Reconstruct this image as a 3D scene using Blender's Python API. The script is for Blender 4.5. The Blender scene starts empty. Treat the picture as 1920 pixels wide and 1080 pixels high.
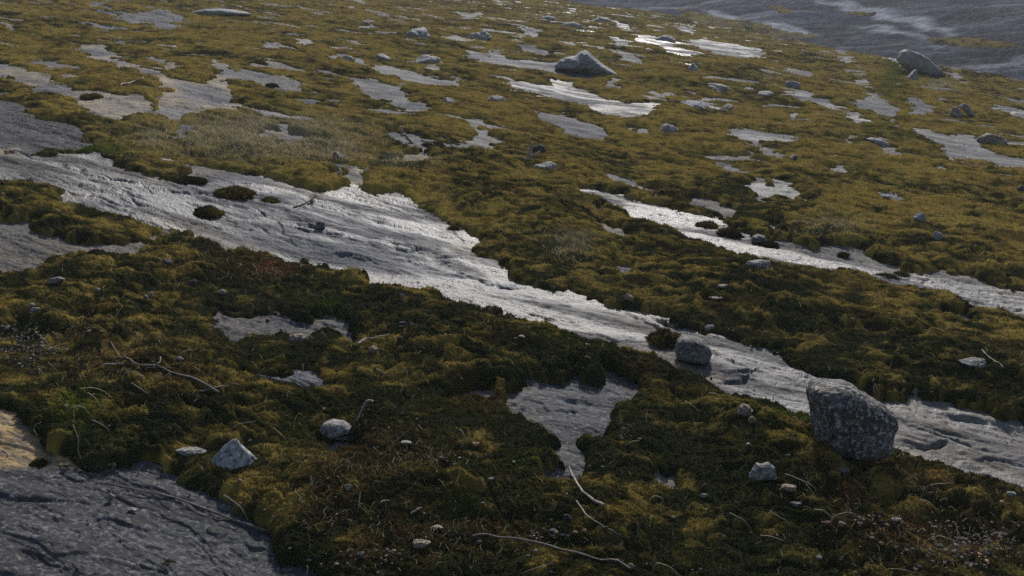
import bpy, bmesh, math, random
import numpy as np
R = math.radians
SC = bpy.context.scene
rng = np.random.default_rng(7)

# ------------------------------------------------------------------ camera
F_PX = 1867.0                       # focal length in pixels of the 1920 wide photograph (35 mm lens)
PITCH = R(15.08)
CAM = np.array([0.0, 0.0, 1.5])
cd = bpy.data.cameras.new('camera'); cam = bpy.data.objects.new('camera', cd)
SC.collection.objects.link(cam)
cd.sensor_width = 36.0; cd.lens = 36.0*F_PX/1920; cd.clip_start = 0.05; cd.clip_end = 2000
cam.location = CAM; cam.rotation_euler = (R(90)-PITCH, 0, 0)
SC.camera = cam

# ------------------------------------------------------------------ light: high thin overcast, soft sun ahead
SUN_EL, SUN_AZ = R(35), R(8)       # azimuth measured from +Y towards +X
W = bpy.data.worlds.new('World'); SC.world = W; W.use_nodes = True
nt = W.node_tree; bg = nt.nodes['Background']
sky = nt.nodes.new('ShaderNodeTexSky'); sky.sky_type = 'NISHITA'; sky.sun_disc = False
sky.sun_elevation = SUN_EL; sky.sun_rotation = SUN_AZ
sky.air_density = 1.0; sky.dust_density = 2.0; sky.ozone_density = 1.5
nt.links.new(sky.outputs[0], bg.inputs[0]); bg.inputs[1].default_value = 0.066
sl = bpy.data.lights.new('sun', 'SUN'); sl.energy = 2.9; sl.angle = R(4); sl.color = (1.0, 0.965, 0.91)
so = bpy.data.objects.new('sun', sl); SC.collection.objects.link(so)
so.rotation_euler = (R(90)-SUN_EL, 0, R(180)-SUN_AZ)
vs = SC.view_settings
vs.view_transform = 'Standard'; vs.look = 'None'; vs.gamma = 1.0; vs.use_curve_mapping = False
vs.exposure = 0.58
SC.cycles.max_bounces = 5; SC.cycles.diffuse_bounces = 2; SC.cycles.glossy_bounces = 2
SC.cycles.transmission_bounces = 2; SC.cycles.use_denoising = False
SC.cycles.sample_clamp_direct = 2.5; SC.cycles.sample_clamp_indirect = 1.5

# ------------------------------------------------------------------ noise
def _h(ix, iy, s):
    a = (ix.astype(np.int64)*374761393 + iy.astype(np.int64)*668265263 + s*1274126177) & 0xffffffff
    a = ((a ^ (a >> 13))*1274126177) & 0xffffffff
    a = ((a ^ (a >> 16))*2246822519) & 0xffffffff
    return (a ^ (a >> 15)) & 0xffffffff
def perlin(x, y, s=0):
    x = np.asarray(x, float); y = np.asarray(y, float)
    x0 = np.floor(x); y0 = np.floor(y); fx = x-x0; fy = y-y0
    x0 = x0.astype(np.int64); y0 = y0.astype(np.int64)
    u = fx*fx*fx*(fx*(fx*6-15)+10); v = fy*fy*fy*(fy*(fy*6-15)+10)
    def g(i, j):
        a = _h(x0+i, y0+j, s)*(2*math.pi/4294967296.0)
        return np.cos(a)*(fx-i) + np.sin(a)*(fy-j)
    a = g(0, 0); b = g(1, 0); c = g(0, 1); d = g(1, 1)
    return (a+(b-a)*u + ((c+(d-c)*u)-(a+(b-a)*u))*v)*1.5
def fbm(x, y, s=0, o=4, g=0.5):
    r = 0; a = 1.0; n = 0
    for k in range(o):
        r = r+a*perlin(x*2**k, y*2**k, s+k*17); n += a; a *= g
    return r/n
def worley(x, y, s=0):
    """distance to the nearest cell point, and that cell's own number 0..1"""
    x0 = np.floor(x).astype(np.int64); y0 = np.floor(y).astype(np.int64)
    best = np.full(np.shape(x), 9.0); cid = np.zeros(np.shape(x))
    for i in (-1, 0, 1):
        for j in (-1, 0, 1):
            h = _h(x0+i, y0+j, s); h2 = _h(x0+i, y0+j, s+101)
            d = (x0+i+h/4294967296.0-x)**2+(y0+j+h2/4294967296.0-y)**2
            m = d < best; best = np.where(m, d, best)
            cid = np.where(m, (h2 % 1000)/1000.0, cid)
    return np.sqrt(best), cid
def sstep(a, b, x):
    t = np.clip((x-a)/(b-a), 0, 1); return t*t*(3-2*t)

# ------------------------------------------------------------------ terrain
CA = np.array([2.6, 38.5]); CB = np.array([10.5, 20.0])          # the crest where the mossy slope rolls over
_cd = (CB-CA)/np.linalg.norm(CB-CA); CN = np.array([-_cd[1], _cd[0]])
if CN[1] < 0 and CN[0] < 0: CN = -CN
def crest(x, y):
    return (x-CA[0])*CN[0]+(y-CA[1])*CN[1] + 0.5*perlin(x*0.25, y*0.25, 91)
def base(x, y):
    """the big shape of the granite slope"""
    r = np.sqrt(x*x+y*y)
    z = -0.09*x + 0.06*y
    z = z + 0.05*np.clip(r/6, 0.3, 1.6)*perlin(x*0.45+3, y*0.45, 5) + 0.10*sstep(5, 14, r)*perlin(x*0.16, y*0.13+4, 8)
    s = crest(x, y)
    sp = np.maximum(s, 0)
    z = z - 1.0*(1-np.exp(-sp*sp/14.0)) - 0.04*sp
    f = np.maximum(s-5, 0)
    far = 0.33*f*f/(f+5) + sstep(6, 14, s)*(0.55*perlin(x*0.11+y*0.05, y*0.03-x*0.02, 33) + 0.25*perlin(x*0.3+y*0.1, y*0.08, 34))
    return z + far

def cam_ray(px, py):
    px = np.asarray(px, float); py = np.asarray(py, float)
    cx = (px-960)/F_PX; cy = (540-py)/F_PX
    d = np.stack([cx, math.cos(PITCH)+cy*math.sin(PITCH), -math.sin(PITCH)+cy*math.cos(PITCH)], -1)
    return d
def unproject(px, py, hf=base):
    """where the line of sight of a photograph pixel meets the ground"""
    d = cam_ray(np.atleast_1d(px), np.atleast_1d(py))
    ts = 1.2*(1.012**np.arange(430))
    P = CAM[None, None]+d[:, None]*ts[None, :, None]
    below = P[..., 2] < hf(P[..., 0], P[..., 1])
    k = np.argmax(below, 1); k = np.where(below.any(1), k, len(ts)-1); k = np.maximum(k, 1)
    lo = ts[k-1]; hi = ts[k]
    for _ in range(14):
        m = (lo+hi)/2; q = CAM+d*m[:, None]; b = q[:, 2] < hf(q[:, 0], q[:, 1])
        hi = np.where(b, m, hi); lo = np.where(b, lo, m)
    return CAM+d*((lo+hi)/2)[:, None]

# ------------------------------------------------------------------ bare rock patches (photograph pixels; wet 0..1, tan 0..1)
PATCH = [
 # central stream of bare rock
 ([(-60,283),(0,285),(60,290),(115,293),(165,287),(200,292),(230,318),(290,328),(330,338),(352,340),(353,310),(377,313),(433,323),(497,328),(533,337),(583,358),(620,358),(648,350),(640,335),(650,320),(690,323),(682,338),(672,350),(690,360),(720,362),(750,358),(768,373),(787,390),(813,403),(843,423),(870,427),(887,443),(905,455),(888,470),(915,480),(930,483),(960,517),(987,533),(1030,541),(1070,540),(1103,557),(1150,575),(1170,573),(1223,593),(1273,610),(1320,620),(1357,627),(1420,647),(1453,657),(1487,683),(1547,713),(1607,727),(1653,748),(1700,753),(1695,738),(1715,735),(1735,748),(1760,750),(1810,763),(1860,777),(1907,787),(1960,800),(2050,830),(2050,985),(1960,940),(1920,920),(1897,912),(1847,890),(1800,874),(1757,864),(1710,857),(1673,845),(1600,815),(1525,795),(1513,781),(1480,775),(1462,761),(1447,754),(1413,743),(1370,729),(1347,722),(1323,706),(1280,695),(1250,682),(1207,660),(1160,645),(1110,635),(1073,621),(1033,606),(993,601),(967,591),(937,585),(907,571),(887,561),(857,558),(823,538),(810,531),(767,536),(727,531),(697,525),(660,508),(640,510),(600,495),(547,481),(483,468),(400,461),(377,448),(350,435),(300,418),(240,401),(180,388),(130,376),(103,365),(125,352),(60,335),(30,330),(0,335),(-60,330)], .8, .35),
 ([(-60,402),(0,408),(43,417),(63,420),(60,432),(100,437),(120,455),(180,457),(240,452),(287,455),(283,463),(257,477),(207,478),(147,480),(90,487),(60,502),(27,502),(0,497),(-60,492)], .2, .3),
 # bottom left slab
 ([(-250,760),(0,760),(32,760),(33,787),(53,807),(80,837),(100,850),(133,863),(187,873),(213,880),(260,873),(287,862),(307,880),(340,887),(367,910),(407,933),(433,950),(463,973),(480,987),(500,1000),(517,1027),(527,1050),(563,1060),(587,1080),(620,1120),(640,1230),(-250,1230)], .12, .0),
 # triangular patch with a tail
 ([(948,742),(973,727),(1000,712),(1050,720),(1075,700),(1125,722),(1140,690),(1155,695),(1180,705),(1200,720),(1207,737),(1160,750),(1157,763),(1150,780),(1150,817),(1123,820),(1103,815),(1087,827),(1097,860),(1093,883),(1070,905),(1033,897),(1023,883),(1053,880),(1050,867),(1035,853),(1048,843),(1052,823),(1017,803),(1000,783),(960,773)], .25, .2),
 ([(840,745),(870,733),(905,730),(930,735),(928,742),(880,748)], .1, .4),
 ([(400,583),(450,590),(520,590),(547,598),(580,600),(593,590),(633,588),(650,610),(672,633),(670,642),(652,636),(633,620),(567,617),(513,618),(467,622),(437,637),(430,637),(427,623),(413,603)], .2, .15),
 # right hand stream
 ([(1077,362),(1087,351),(1113,350),(1160,362),(1200,372),(1240,390),(1280,396),(1330,403),(1383,423),(1410,437),(1440,452),(1450,445),(1487,460),(1520,470),(1543,467),(1570,463),(1600,467),(1627,477),(1653,490),(1693,500),(1743,512),(1760,507),(1800,517),(1847,527),(1897,543),(1960,558),(2040,585),(2040,640),(1960,606),(1920,588),(1873,570),(1837,570),(1813,560),(1800,547),(1770,537),(1747,537),(1697,527),(1675,526),(1672,524),(1655,518),(1642,510),(1613,502),(1590,492),(1580,507),(1547,502),(1513,497),(1467,486),(1440,482),(1407,475),(1373,467),(1323,455),(1280,438),(1257,427),(1220,410),(1180,403),(1153,382),(1117,368)], .85, .25),
 ([(1123,322),(1160,334),(1213,351),(1245,361),(1240,366),(1190,352),(1150,340),(1122,328)], .5, 0),
 ([(1278,372),(1320,377),(1353,386),(1387,405),(1357,399),(1313,386),(1280,380)], .5, .2),
 ([(1433,420),(1460,424),(1467,432),(1450,430)], .5, .2),
 # upper left pale rock
 ([(-60,105),(0,113),(27,120),(57,133),(90,140),(87,147),(110,157),(143,163),(150,177),(180,168),(207,177),(227,177),(260,177),(280,193),(287,207),(303,193),(297,170),(330,167),(320,153),(293,137),(260,127),(227,122),(187,108),(153,103),(163,97),(153,83),(187,87),(213,98),(233,112),(230,120),(267,123),(307,137),(333,147),(360,152),(400,158),(393,143),(420,140),(423,153),(433,173),(447,183),(427,195),(393,197),(393,208),(360,213),(327,218),(290,213),(247,210),(227,218),(190,213),(160,197),(127,180),(83,167),(40,150),(0,137),(-60,125)], .3, 1.),
 ([(420,137),(460,131),(487,133),(507,143),(533,140),(573,157),(573,164),(550,168),(520,164),(483,151),(460,145),(425,142)], .2, .3),
 ([(277,108),(310,112),(328,120),(325,127),(295,120)], .2, .5),
 ([(395,110),(427,112),(420,120),(430,127),(395,125),(400,117)], .2, .4),
 ([(63,110),(110,115),(147,123),(140,127),(90,119)], .1, .4),
 # dark slab at the left edge
 ([(-60,150),(0,173),(20,187),(50,207),(83,223),(113,230),(150,240),(160,253),(157,267),(143,277),(120,272),(67,277),(33,280),(0,273),(-60,270)], .1, .0),
 # middle top
 ([(873,217),(890,222),(907,227),(907,240),(937,262),(923,280),(893,271),(853,278),(827,268),(803,270),(797,278),(780,267),(753,277),(743,260),(720,242),(743,243),(760,255),(783,252),(827,263),(853,273),(887,262),(890,240),(883,227)], .3, .3),
 ([(753,290),(790,284),(812,288),(800,298),(760,297)], .1, .6),
 ([(647,142),(673,145),(707,150),(740,160),(753,155),(767,177),(773,190),(803,192),(818,203),(753,201),(733,187),(700,180),(673,167),(670,153)], .3, .1),
 ([(695,120),(715,120),(760,133),(800,141),(830,148),(870,151),(850,157),(800,152),(755,143),(720,133)], .3, .2),
 ([(933,148),(970,150),(1010,158),(1043,165),(1035,150),(1053,150),(1090,165),(1120,177),(1160,190),(1200,193),(1230,193),(1240,198),(1220,207),(1180,212),(1170,215),(1140,207),(1100,195),(1060,185),(1030,172),(985,162)], .55, .2),
 ([(998,207),(1030,212),(1055,219),(1090,227),(1120,237),(1145,250),(1130,254),(1100,248),(1070,243),(1040,230),(1010,220)], .25, .0),
 ([(1285,76),(1330,77),(1380,82),(1425,91),(1440,105),(1400,104),(1350,98),(1310,88)], .5, 0),
 ([(1140,66),(1160,70),(1178,76),(1176,83),(1158,80)], .5, 0),
 ([(1187,65),(1235,71),(1260,81),(1300,95),(1310,106),(1283,102),(1255,92),(1225,80),(1195,76)], .7, 0),
 ([(1140,37),(1160,38),(1180,46),(1184,54),(1160,48)], .5, 0),
 ([(1063,15),(1077,15),(1078,20),(1066,19)], .5, 0),
 ([(1263,48),(1285,50),(1312,56),(1300,59),(1275,54)], .5, 0),
 ([(1650,100),(1675,105),(1702,121),(1690,121),(1665,111)], .5, 0),
 ([(1485,163),(1500,167),(1530,177),(1523,183),(1560,187),(1568,192),(1530,188),(1495,180)], .4, 0),
 ([(1613,172),(1640,172),(1652,185),(1680,195),(1687,210),(1670,214),(1640,204),(1605,193),(1598,185),(1625,187)], .3, 0),
 ([(1705,183),(1740,190),(1752,202),(1720,212),(1708,200)], .15, 0),
 ([(1655,215),(1680,225),(1690,232),(1675,230)], .4, .2),
 ([(1703,233),(1740,243),(1780,254),(1830,257),(1850,270),(1860,285),(1890,293),(1960,300),(1960,312),(1880,304),(1850,294),(1800,291),(1775,288),(1765,270),(1740,255)], .45, .1),
 ([(1875,201),(1920,205),(1960,212),(1960,222),(1920,216),(1895,211)], .5, 0),
 ([(1350,239),(1390,239),(1440,247),(1485,254),(1492,262),(1450,259),(1410,265),(1385,256)], .4, .1),
 ([(1587,211),(1610,212),(1628,225),(1612,229),(1595,221)], .6, 0),
 ([(1395,345),(1415,335),(1430,340),(1450,349),(1455,338),(1480,340),(1478,352),(1512,365),(1490,371),(1470,363),(1440,361),(1410,362)], .5, .1),
 ([(1558,310),(1580,312),(1602,322),(1595,328),(1570,323)], .4, 0),
 ([(1647,358),(1665,358),(1683,367),(1675,371),(1655,368)], .4, 0),
 ([(1753,579),(1775,581),(1822,593),(1812,601),(1790,595)], .3, .4),
 ([(1115,414),(1130,415),(1160,424),(1192,440),(1165,437),(1138,429)], .3, .4),
 ([(1133,510),(1150,499),(1180,496),(1170,507)], .2, .5),
 ([(1210,878),(1230,872),(1255,881),(1267,895),(1252,914),(1240,901),(1225,891)], .1, .3),
 ([(445,692),(480,691),(490,698),(545,699),(600,701),(612,715),(570,719),(530,709),(470,701)], .15, .1),
 ([(273,428),(300,429),(317,440),(300,442)], .1, .2),
 ([(590,824),(640,818),(672,826),(660,838),(620,838)], .1, .4),
 ([(240,24),(287,19),(307,19),(327,24),(349,32),(333,40),(342,48),(300,51),(283,38),(233,36),(200,33)], .3, 0),
 ([(160,7),(190,-1),(206,2),(180,9)], .3, 0),
 ([(850,20),(870,22),(900,26),(890,33),(870,31)], .3, .3),
 ([(870,107),(920,106),(960,109),(1010,112),(1060,116),(1090,119),(1117,134),(1110,141),(1085,136),(1040,131),(1000,123),(960,117),(910,113)], .3, 0),
 ([(1105,382),(1125,386),(1120,392),(1108,388)], .2, .4),
 ([(475,205),(500,207),(517,212),(500,213)], .3, .2),
 ([(0,44),(22,47),(24,51),(0,51)], .2, .3),
 ([(1147,745),(1157,750),(1154,768),(1150,770)], .1, .0),
]
# spots where a loose cover of grit, straw or rust coloured growth replaces the golden moss: (x, y, half w, half h, amount)
STRAW = [(500,255,170,38,1.0),(430,235,90,14,.6),(300,262,60,20,.5),(620,280,60,25,.7),(760,300,60,12,.5),(1070,468,45,14,.6),(1440,145,40,10,.3),(1560,430,60,20,.3),(1700,60,60,15,.4),(1500,75,120,7,.5),(1765,157,30,6,.9)]
RUST = [(500,515,70,22,1.0),(330,530,40,14,.7),(1560,910,60,40,.5),(1590,975,40,25,.9),(1720,930,120,40,.5),(1080,460,40,12,.7),(700,870,150,60,.35),(620,960,90,40,.6),(850,1010,160,50,.4),(220,690,120,60,.35),(1750,1030,160,50,.6),(1505,795,18,9,1.0),(350,740,60,15,.5),(1880,470,60,25,.3)]
GREEN = [(150,790,45,40,1.0),(1465,800,30,14,1.3),(1510,812,16,8,1.3),(200,283,60,10,1.0),(980,890,60,14,.3),(1020,640,40,10,.7),(870,985,60,20,.5),(560,830,30,15,.5),(1690,112,18,14,1.2),(620,585,30,12,.5),(1180,770,20,12,.7)]
GRIT = [(45,640,60,32,1.0),(105,655,35,18,.8),(35,665,50,22,1.0),(160,620,50,12,.5),(1655,978,40,10,1.0),(1810,1030,75,30,.9),(1860,1010,40,20,.8),(1780,985,40,10,.6),(700,1045,60,18,.35),(1170,805,14,22,.9),(1045,1003,60,12,.6),(190,885,70,10,.5),(205,925,10,18,.6),(840,860,50,8,.6)]
MOSSY_FAR = [[(1275,14),(1305,22),(1380,37),(1450,51),(1530,66),(1530,72),(1280,58)],
             [(1735,71),(1790,70),(1840,72),(1910,82),(1912,89),(1850,88),(1810,90),(1790,85)],
             [(1448,10),(1468,11),(1492,22),(1470,25),(1455,20)], [(1580,22),(1640,22),(1640,27),(1590,26)]]
FARPALE = [[(1313,17),(1350,20),(1410,35),(1390,37),(1340,28)], [(1425,39),(1460,42),(1500,54),(1537,65),(1500,64),(1450,53)],
           [(1530,0),(1580,4),(1640,13),(1700,28),(1770,52),(1792,64),(1740,52),(1680,35),(1600,18),(1540,7)], [(1610,46),(1650,50),(1720,68),(1780,86),(1720,72),(1650,56)]]  # pale bands; the bright wet glare of the streaks is painted as colour
# cracks and little ledges in the bare rock
CRACK = [[(712,452),(740,458),(748,467),(768,472),(783,463),(805,468),(830,480),(850,482)],[(862,507),(890,521),(920,533),(955,538)],
 [(640,478),(672,484),(700,488)],[(1160,583),(1190,595),(1240,615)],[(1335,662),(1365,677),(1390,686)],[(1390,698),(1425,697),(1450,703),(1465,708)],
 [(1360,716),(1385,712),(1400,704)],[(1645,790),(1690,792),(1730,800),(1775,812),(1820,824),(1860,830)],[(1690,830),(1730,838),(1762,832)],[(1700,797),(1730,806),(1790,828),(1840,842),(1900,858)],
 [(1790,778),(1830,786),(1880,796)],[(1850,860),(1890,862),(1920,872)],[(1690,523),(1715,524),(1733,522)],[(1325,417),(1375,424)],[(545,395),(572,387),(592,366)],
 [(135,316),(180,330),(250,340)],[(150,345),(210,352),(260,372)],[(600,440),(650,446),(690,455)],[(560,420),(600,430)],[(370,420),(420,428),(470,426)],[(300,352),(360,362),(400,360)],
 [(1150,575),(1190,583),(1270,616)],[(-20,930),(40,935),(85,938)],[(560,425),(590,434),(640,441)],[(1000,590),(1040,600),(1075,605)]]

def densify(pts, n):
    """the outline with extra points so that it follows the ground"""
    out = []
    for k in range(len(pts)):
        a = pts[k]; b = pts[(k+1) % len(pts)]
        m = max(1, int(math.hypot(b[0]-a[0], b[1]-a[1])//n))
        out += [(a[0]+(b[0]-a[0])*i/m, a[1]+(b[1]-a[1])*i/m) for i in range(m)]
    return out
def ground_poly(pts):
    p = np.array(densify(pts, 60), float)
    return unproject(p[:, 0], p[:, 1])[:, :2]
def patch_poly(pts, more=0.):
    """the lower edge of a patch is seen as the brow of the mat in front of it, which stands above the rock"""
    p = np.array(densify(pts, 40), float)
    A = unproject(p[:, 0], p[:, 1])[:, :2]
    B = unproject(p[:, 0], p[:, 1], lambda x, y: base(x, y)+more+.014+.0028*np.minimum(np.hypot(x, y), 14))[:, :2]
    nx = np.roll(p, -1, 0)-np.roll(p, 1, 0)
    ar = np.sum(p[:, 0]*np.roll(p[:, 1], -1)-np.roll(p[:, 0], -1)*p[:, 1])
    low = -nx[:, 0]*np.sign(ar)/(np.hypot(nx[:, 0], nx[:, 1])+1e-9)   # +1 where the outside lies below
    if more:
        C = unproject(p[:, 0], p[:, 1], lambda x, y: base(x, y)+.030+more+.0028*np.minimum(np.hypot(x, y), 14))[:, :2]
        C2 = unproject(p[:, 0], p[:, 1], lambda x, y: base(x, y)+.012+.001*np.minimum(np.hypot(x, y), 14))[:, :2]
        B = np.where(p[:, :1] > 1450, C, np.where(p[:, :1] < 1330, C2, B))
    w = np.clip(low*1.6, 0, 1)[:, None]
    return A*(1-w)+B*w
def ragged(px, py, w, h, seed):
    g = np.random.default_rng(seed); n = 14; a = np.linspace(0, 2*math.pi, n, endpoint=False)
    k = g.uniform(.65, 1.15, n)
    return [(px+w*.5*k[i]*math.cos(a[i]), py-h*.5+h*.5*k[i]*math.sin(a[i])+.20*w*.5*k[i]*math.cos(a[i])*(h < w*.5)) for i in range(n)]
PATCH.append(([(483,243),(505,240),(545,247),(580,254),(603,262),(570,263),(525,256)], .1, .9))
DARK = {1: .45, 2: .75, 3: .35, 5: .5, 15: .8, 45: .3}
FLATS = [
 (862, 73, 34, 6, 0.3, 0.3),
 (996, 64, 35, 12, 0.3, 0.0),
 (973, 72, 23, 6, 0.3, 0.3),
 (1002, 97, 62, 11, 0.3, 0.0),
 (928, 103, 34, 10, 0.3, 0.0),
 (892, 107, 41, 10, 0.3, 0.0),
 (877, 97, 25, 9, 0.3, 0.3),
 (671, 116, 27, 12, 0.3, 0.0),
 (817, 127, 34, 8, 0.3, 0.3),
 (1149, 157, 20, 10, 0.3, 0.3),
 (1229, 177, 14, 10, 0.3, 0.3),
 (1197, 250, 46, 12, 0.3, 0.3),
 (1075, 252, 46, 11, 0.3, 0.0),
 (1179, 112, 41, 11, 0.3, 0.0),
 (1502, 137, 32, 8, 0.3, 0.3),
 (1612, 154, 25, 10, 0.3, 0.0),
 (1580, 99, 20, 6, 0.3, 0.0),
 (1588, 114, 18, 9, 0.3, 0.0),
 (1485, 222, 27, 11, 0.3, 0.3),
 (1755, 146, 25, 10, 0.3, 0.3),
 (1795, 148, 32, 11, 0.3, 0.3),
 (1673, 287, 55, 11, 0.3, 0.3),
 (1600, 262, 18, 9, 0.3, 0.3),
 (1447, 288, 52, 12, 0.3, 0.3),
 (1395, 288, 16, 8, 0.3, 0.3),
 (1767, 318, 43, 8, 0.3, 0.3),
 (1363, 316, 25, 8, 0.3, 0.0),
 (1914, 195, 13, 9, 0.3, 0.0),
 (692, 46, 16, 10, 0.3, 0.0),
 (575, 82, 16, 10, 0.3, 0.3),
 (562, 79, 13, 8, 0.3, 0.3),
 (630, 108, 27, 11, 0.3, 0.0),
 (605, 268, 39, 10, 0.3, 0.3),
 (535, 238, 34, 10, 0.3, 0.0),
 (342, 251, 39, 9, 0.3, 0.3),
 (340, 275, 29, 11, 0.3, 0.0),
 (630, 328, 13, 11, 0.3, 0.3),
 (1830, 304, 5, 10, 0.3, 0.3),
]
PATCH += [(ragged(px, py, w, h, k), wt, tn) for k, (px, py, w, h, wt, tn) in enumerate(FLATS)]
PATCHW = [(patch_poly(p, .008 if k in (6, 7, 8) else 0), w, t) for k, (p, w, t) in enumerate(PATCH)]
DKSPOT = [(60,320,210,45,1.),(330,395,90,25,.6),(260,345,110,30,.5),(820,480,60,20,.3),(1780,810,110,30,.35),(1180,732,30,20,.7),(30,300,120,20,.5)]
MFARW = [ground_poly(p) for p in MOSSY_FAR]
def seg_dist(x, y, P, closed=True):
    best = np.full(x.shape, 1e9)
    n = len(P)
    for k in range(n if closed else n-1):
        ax, ay = P[k]; bx, by = P[(k+1) % n]
        dx, dy = bx-ax, by-ay; L = dx*dx+dy*dy+1e-12
        t = np.clip(((x-ax)*dx+(y-ay)*dy)/L, 0, 1)
        best = np.minimum(best, (x-ax-t*dx)**2+(y-ay-t*dy)**2)
    return np.sqrt(best)
def inside(x, y, P):
    c = np.zeros(x.shape, bool); n = len(P)
    for k in range(n):
        ax, ay = P[k]; bx, by = P[(k+1) % n]
        if ay == by: continue
        hit = ((ay > y) != (by > y)) & (x < (bx-ax)*(y-ay)/(by-ay)+ax)
        c ^= hit
    return c
def patches(x, y):
    """signed distance to the edge of the nearest bare patch (negative on bare rock), its wetness and its tan stain"""
    x = np.asarray(x, float); y = np.asarray(y, float); shp = x.shape
    x = x.ravel(); y = y.ravel()
    r = np.sqrt(x*x+y*y)
    am = np.clip(0.0068*r, 0.011, 0.12); fr = 1.0/np.clip(0.035*r, 0.06, 0.5)
    # the wobble's wavelength follows coarse distance bands so that it stays continuous
    wx = np.zeros_like(x); wy = np.zeros_like(x)
    for f, lo, hi in ((9, 0, 4.5), (4.5, 3.0, 10), (2.0, 7, 200)):
        wgt = sstep(lo*0.7, lo+1e-3, r)*(1-sstep(hi, hi*1.5, r)) if lo else 1-sstep(hi, hi*1.5, r)
        wx += wgt*(perlin(x*f, y*f, 51)+.55*perlin(x*f*2.3, y*f*2.3, 52)+.4*perlin(x*f*5.3, y*f*5.3, 53)); wy += wgt*(perlin(x*f, y*f, 61)+.55*perlin(x*f*2.3, y*f*2.3, 62)+.4*perlin(x*f*5.3, y*f*5.3, 63))
    X = x+am*wx*1.1; Y = y+am*wy*1.6
    D = np.full(x.shape, 3.0); WET = np.full(x.shape, .2); TAN = np.full(x.shape, .25); DK = np.zeros(x.shape)
    for ip, (P, w, t) in enumerate(PATCHW):
        mg = 0.5+0.05*np.max(np.abs(P[:, 1]))
        m = np.nonzero((X > P[:, 0].min()-mg) & (X < P[:, 0].max()+mg) & (Y > P[:, 1].min()-mg) & (Y < P[:, 1].max()+mg))[0]
        if len(m) == 0: continue
        d = seg_dist(X[m], Y[m], P); d = np.where(inside(X[m], Y[m], P), -d, d)
        b = d < D[m]
        D[m] = np.where(b, d, D[m]); WET[m] = np.where(b, w, WET[m]); TAN[m] = np.where(b, t, TAN[m]); DK[m] = np.where(b, DARK.get(ip, 0), DK[m])
    # bare rock beyond what the picture frames, and small bare spots higher up
    th = np.abs(np.arctan2(x, np.maximum(y, .01)))
    out = np.maximum(sstep(R(28.5), R(31), th), 1-sstep(1.9, 2.2, r))
    n = perlin(x*.35+y*.12, y*.55, 71)+.4*perlin(x*1.3, y*1.6, 72)
    D = np.where(out > 0, np.minimum(D, (0.42-n)*0.9+(1-out)*2), D)
    n2 = perlin(x*0.85+y*.25, y*1.15, 73)+.5*perlin(x*2.2, y*2.6, 74)
    D = np.minimum(D, (0.88-n2)*.5+(1-sstep(7, 11, r))*2)
    u = x*.906-y*.423; v = x*.423+y*.906
    n3_ = perlin(u*.75, v*1.9, 75)+.6*perlin(u*1.9, v*4.2, 76)+.35*perlin(u*4.5, v*8, 77)
    D = np.minimum(D, (0.60-n3_)*.26+(1-sstep(6, 9, r))*2)
    n4 = perlin(u*2.6+9, v*5.5, 78)+.5*perlin(u*6, v*11, 79)
    D = np.minimum(D, (0.64-n4)*.12+(1-sstep(4.5, 7, r))*2)
    # the far slope beyond the crest is bare but for a few strips
    s = crest(x, y)
    fm = np.full(x.shape, 1.0)
    far = np.nonzero(s > -1.5)[0]
    if len(far):
        dd = np.full(len(far), 1e9)
        for P in MFARW:
            d = seg_dist(X[far], Y[far], P); dd = np.minimum(dd, np.where(inside(X[far], Y[far], P), -d, d))
        g = np.clip(0.5-s[far], -4, 4)
        val = np.maximum(g, -dd)
        D[far] = np.minimum(D[far], np.where(s[far] > -1.5, val, 9))
        WET[far] = np.where(s[far] > .5, .35, WET[far]); TAN[far] = np.where(s[far] > .5, .0, TAN[far])
    patches.dark = DK.reshape(shp)
    return D.reshape(shp), WET.reshape(shp), TAN.reshape(shp)
def spots(L, x, y, cap=1.3):
    """sum of soft ellipses given in photograph pixels, laid on the ground"""
    v = np.zeros(np.shape(x))
    for cx, cy, hw, hh, a in L:
        p = unproject([cx, cx-hw, cx+hw, cx, cx], [cy, cy, cy, cy-hh, cy+hh])[:, :2]
        u = (p[2]-p[1])/2; w = (p[3]-p[4])/2
        det = u[0]*w[1]-u[1]*w[0]
        dx = x-p[0, 0]; dy = y-p[0, 1]
        s = (dx*w[1]-dy*w[0])/det; t = (-dx*u[1]+dy*u[0])/det
        v = np.maximum(v, a*np.exp(-1.1*(s*s+t*t)))
    return np.minimum(v, cap)

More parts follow.
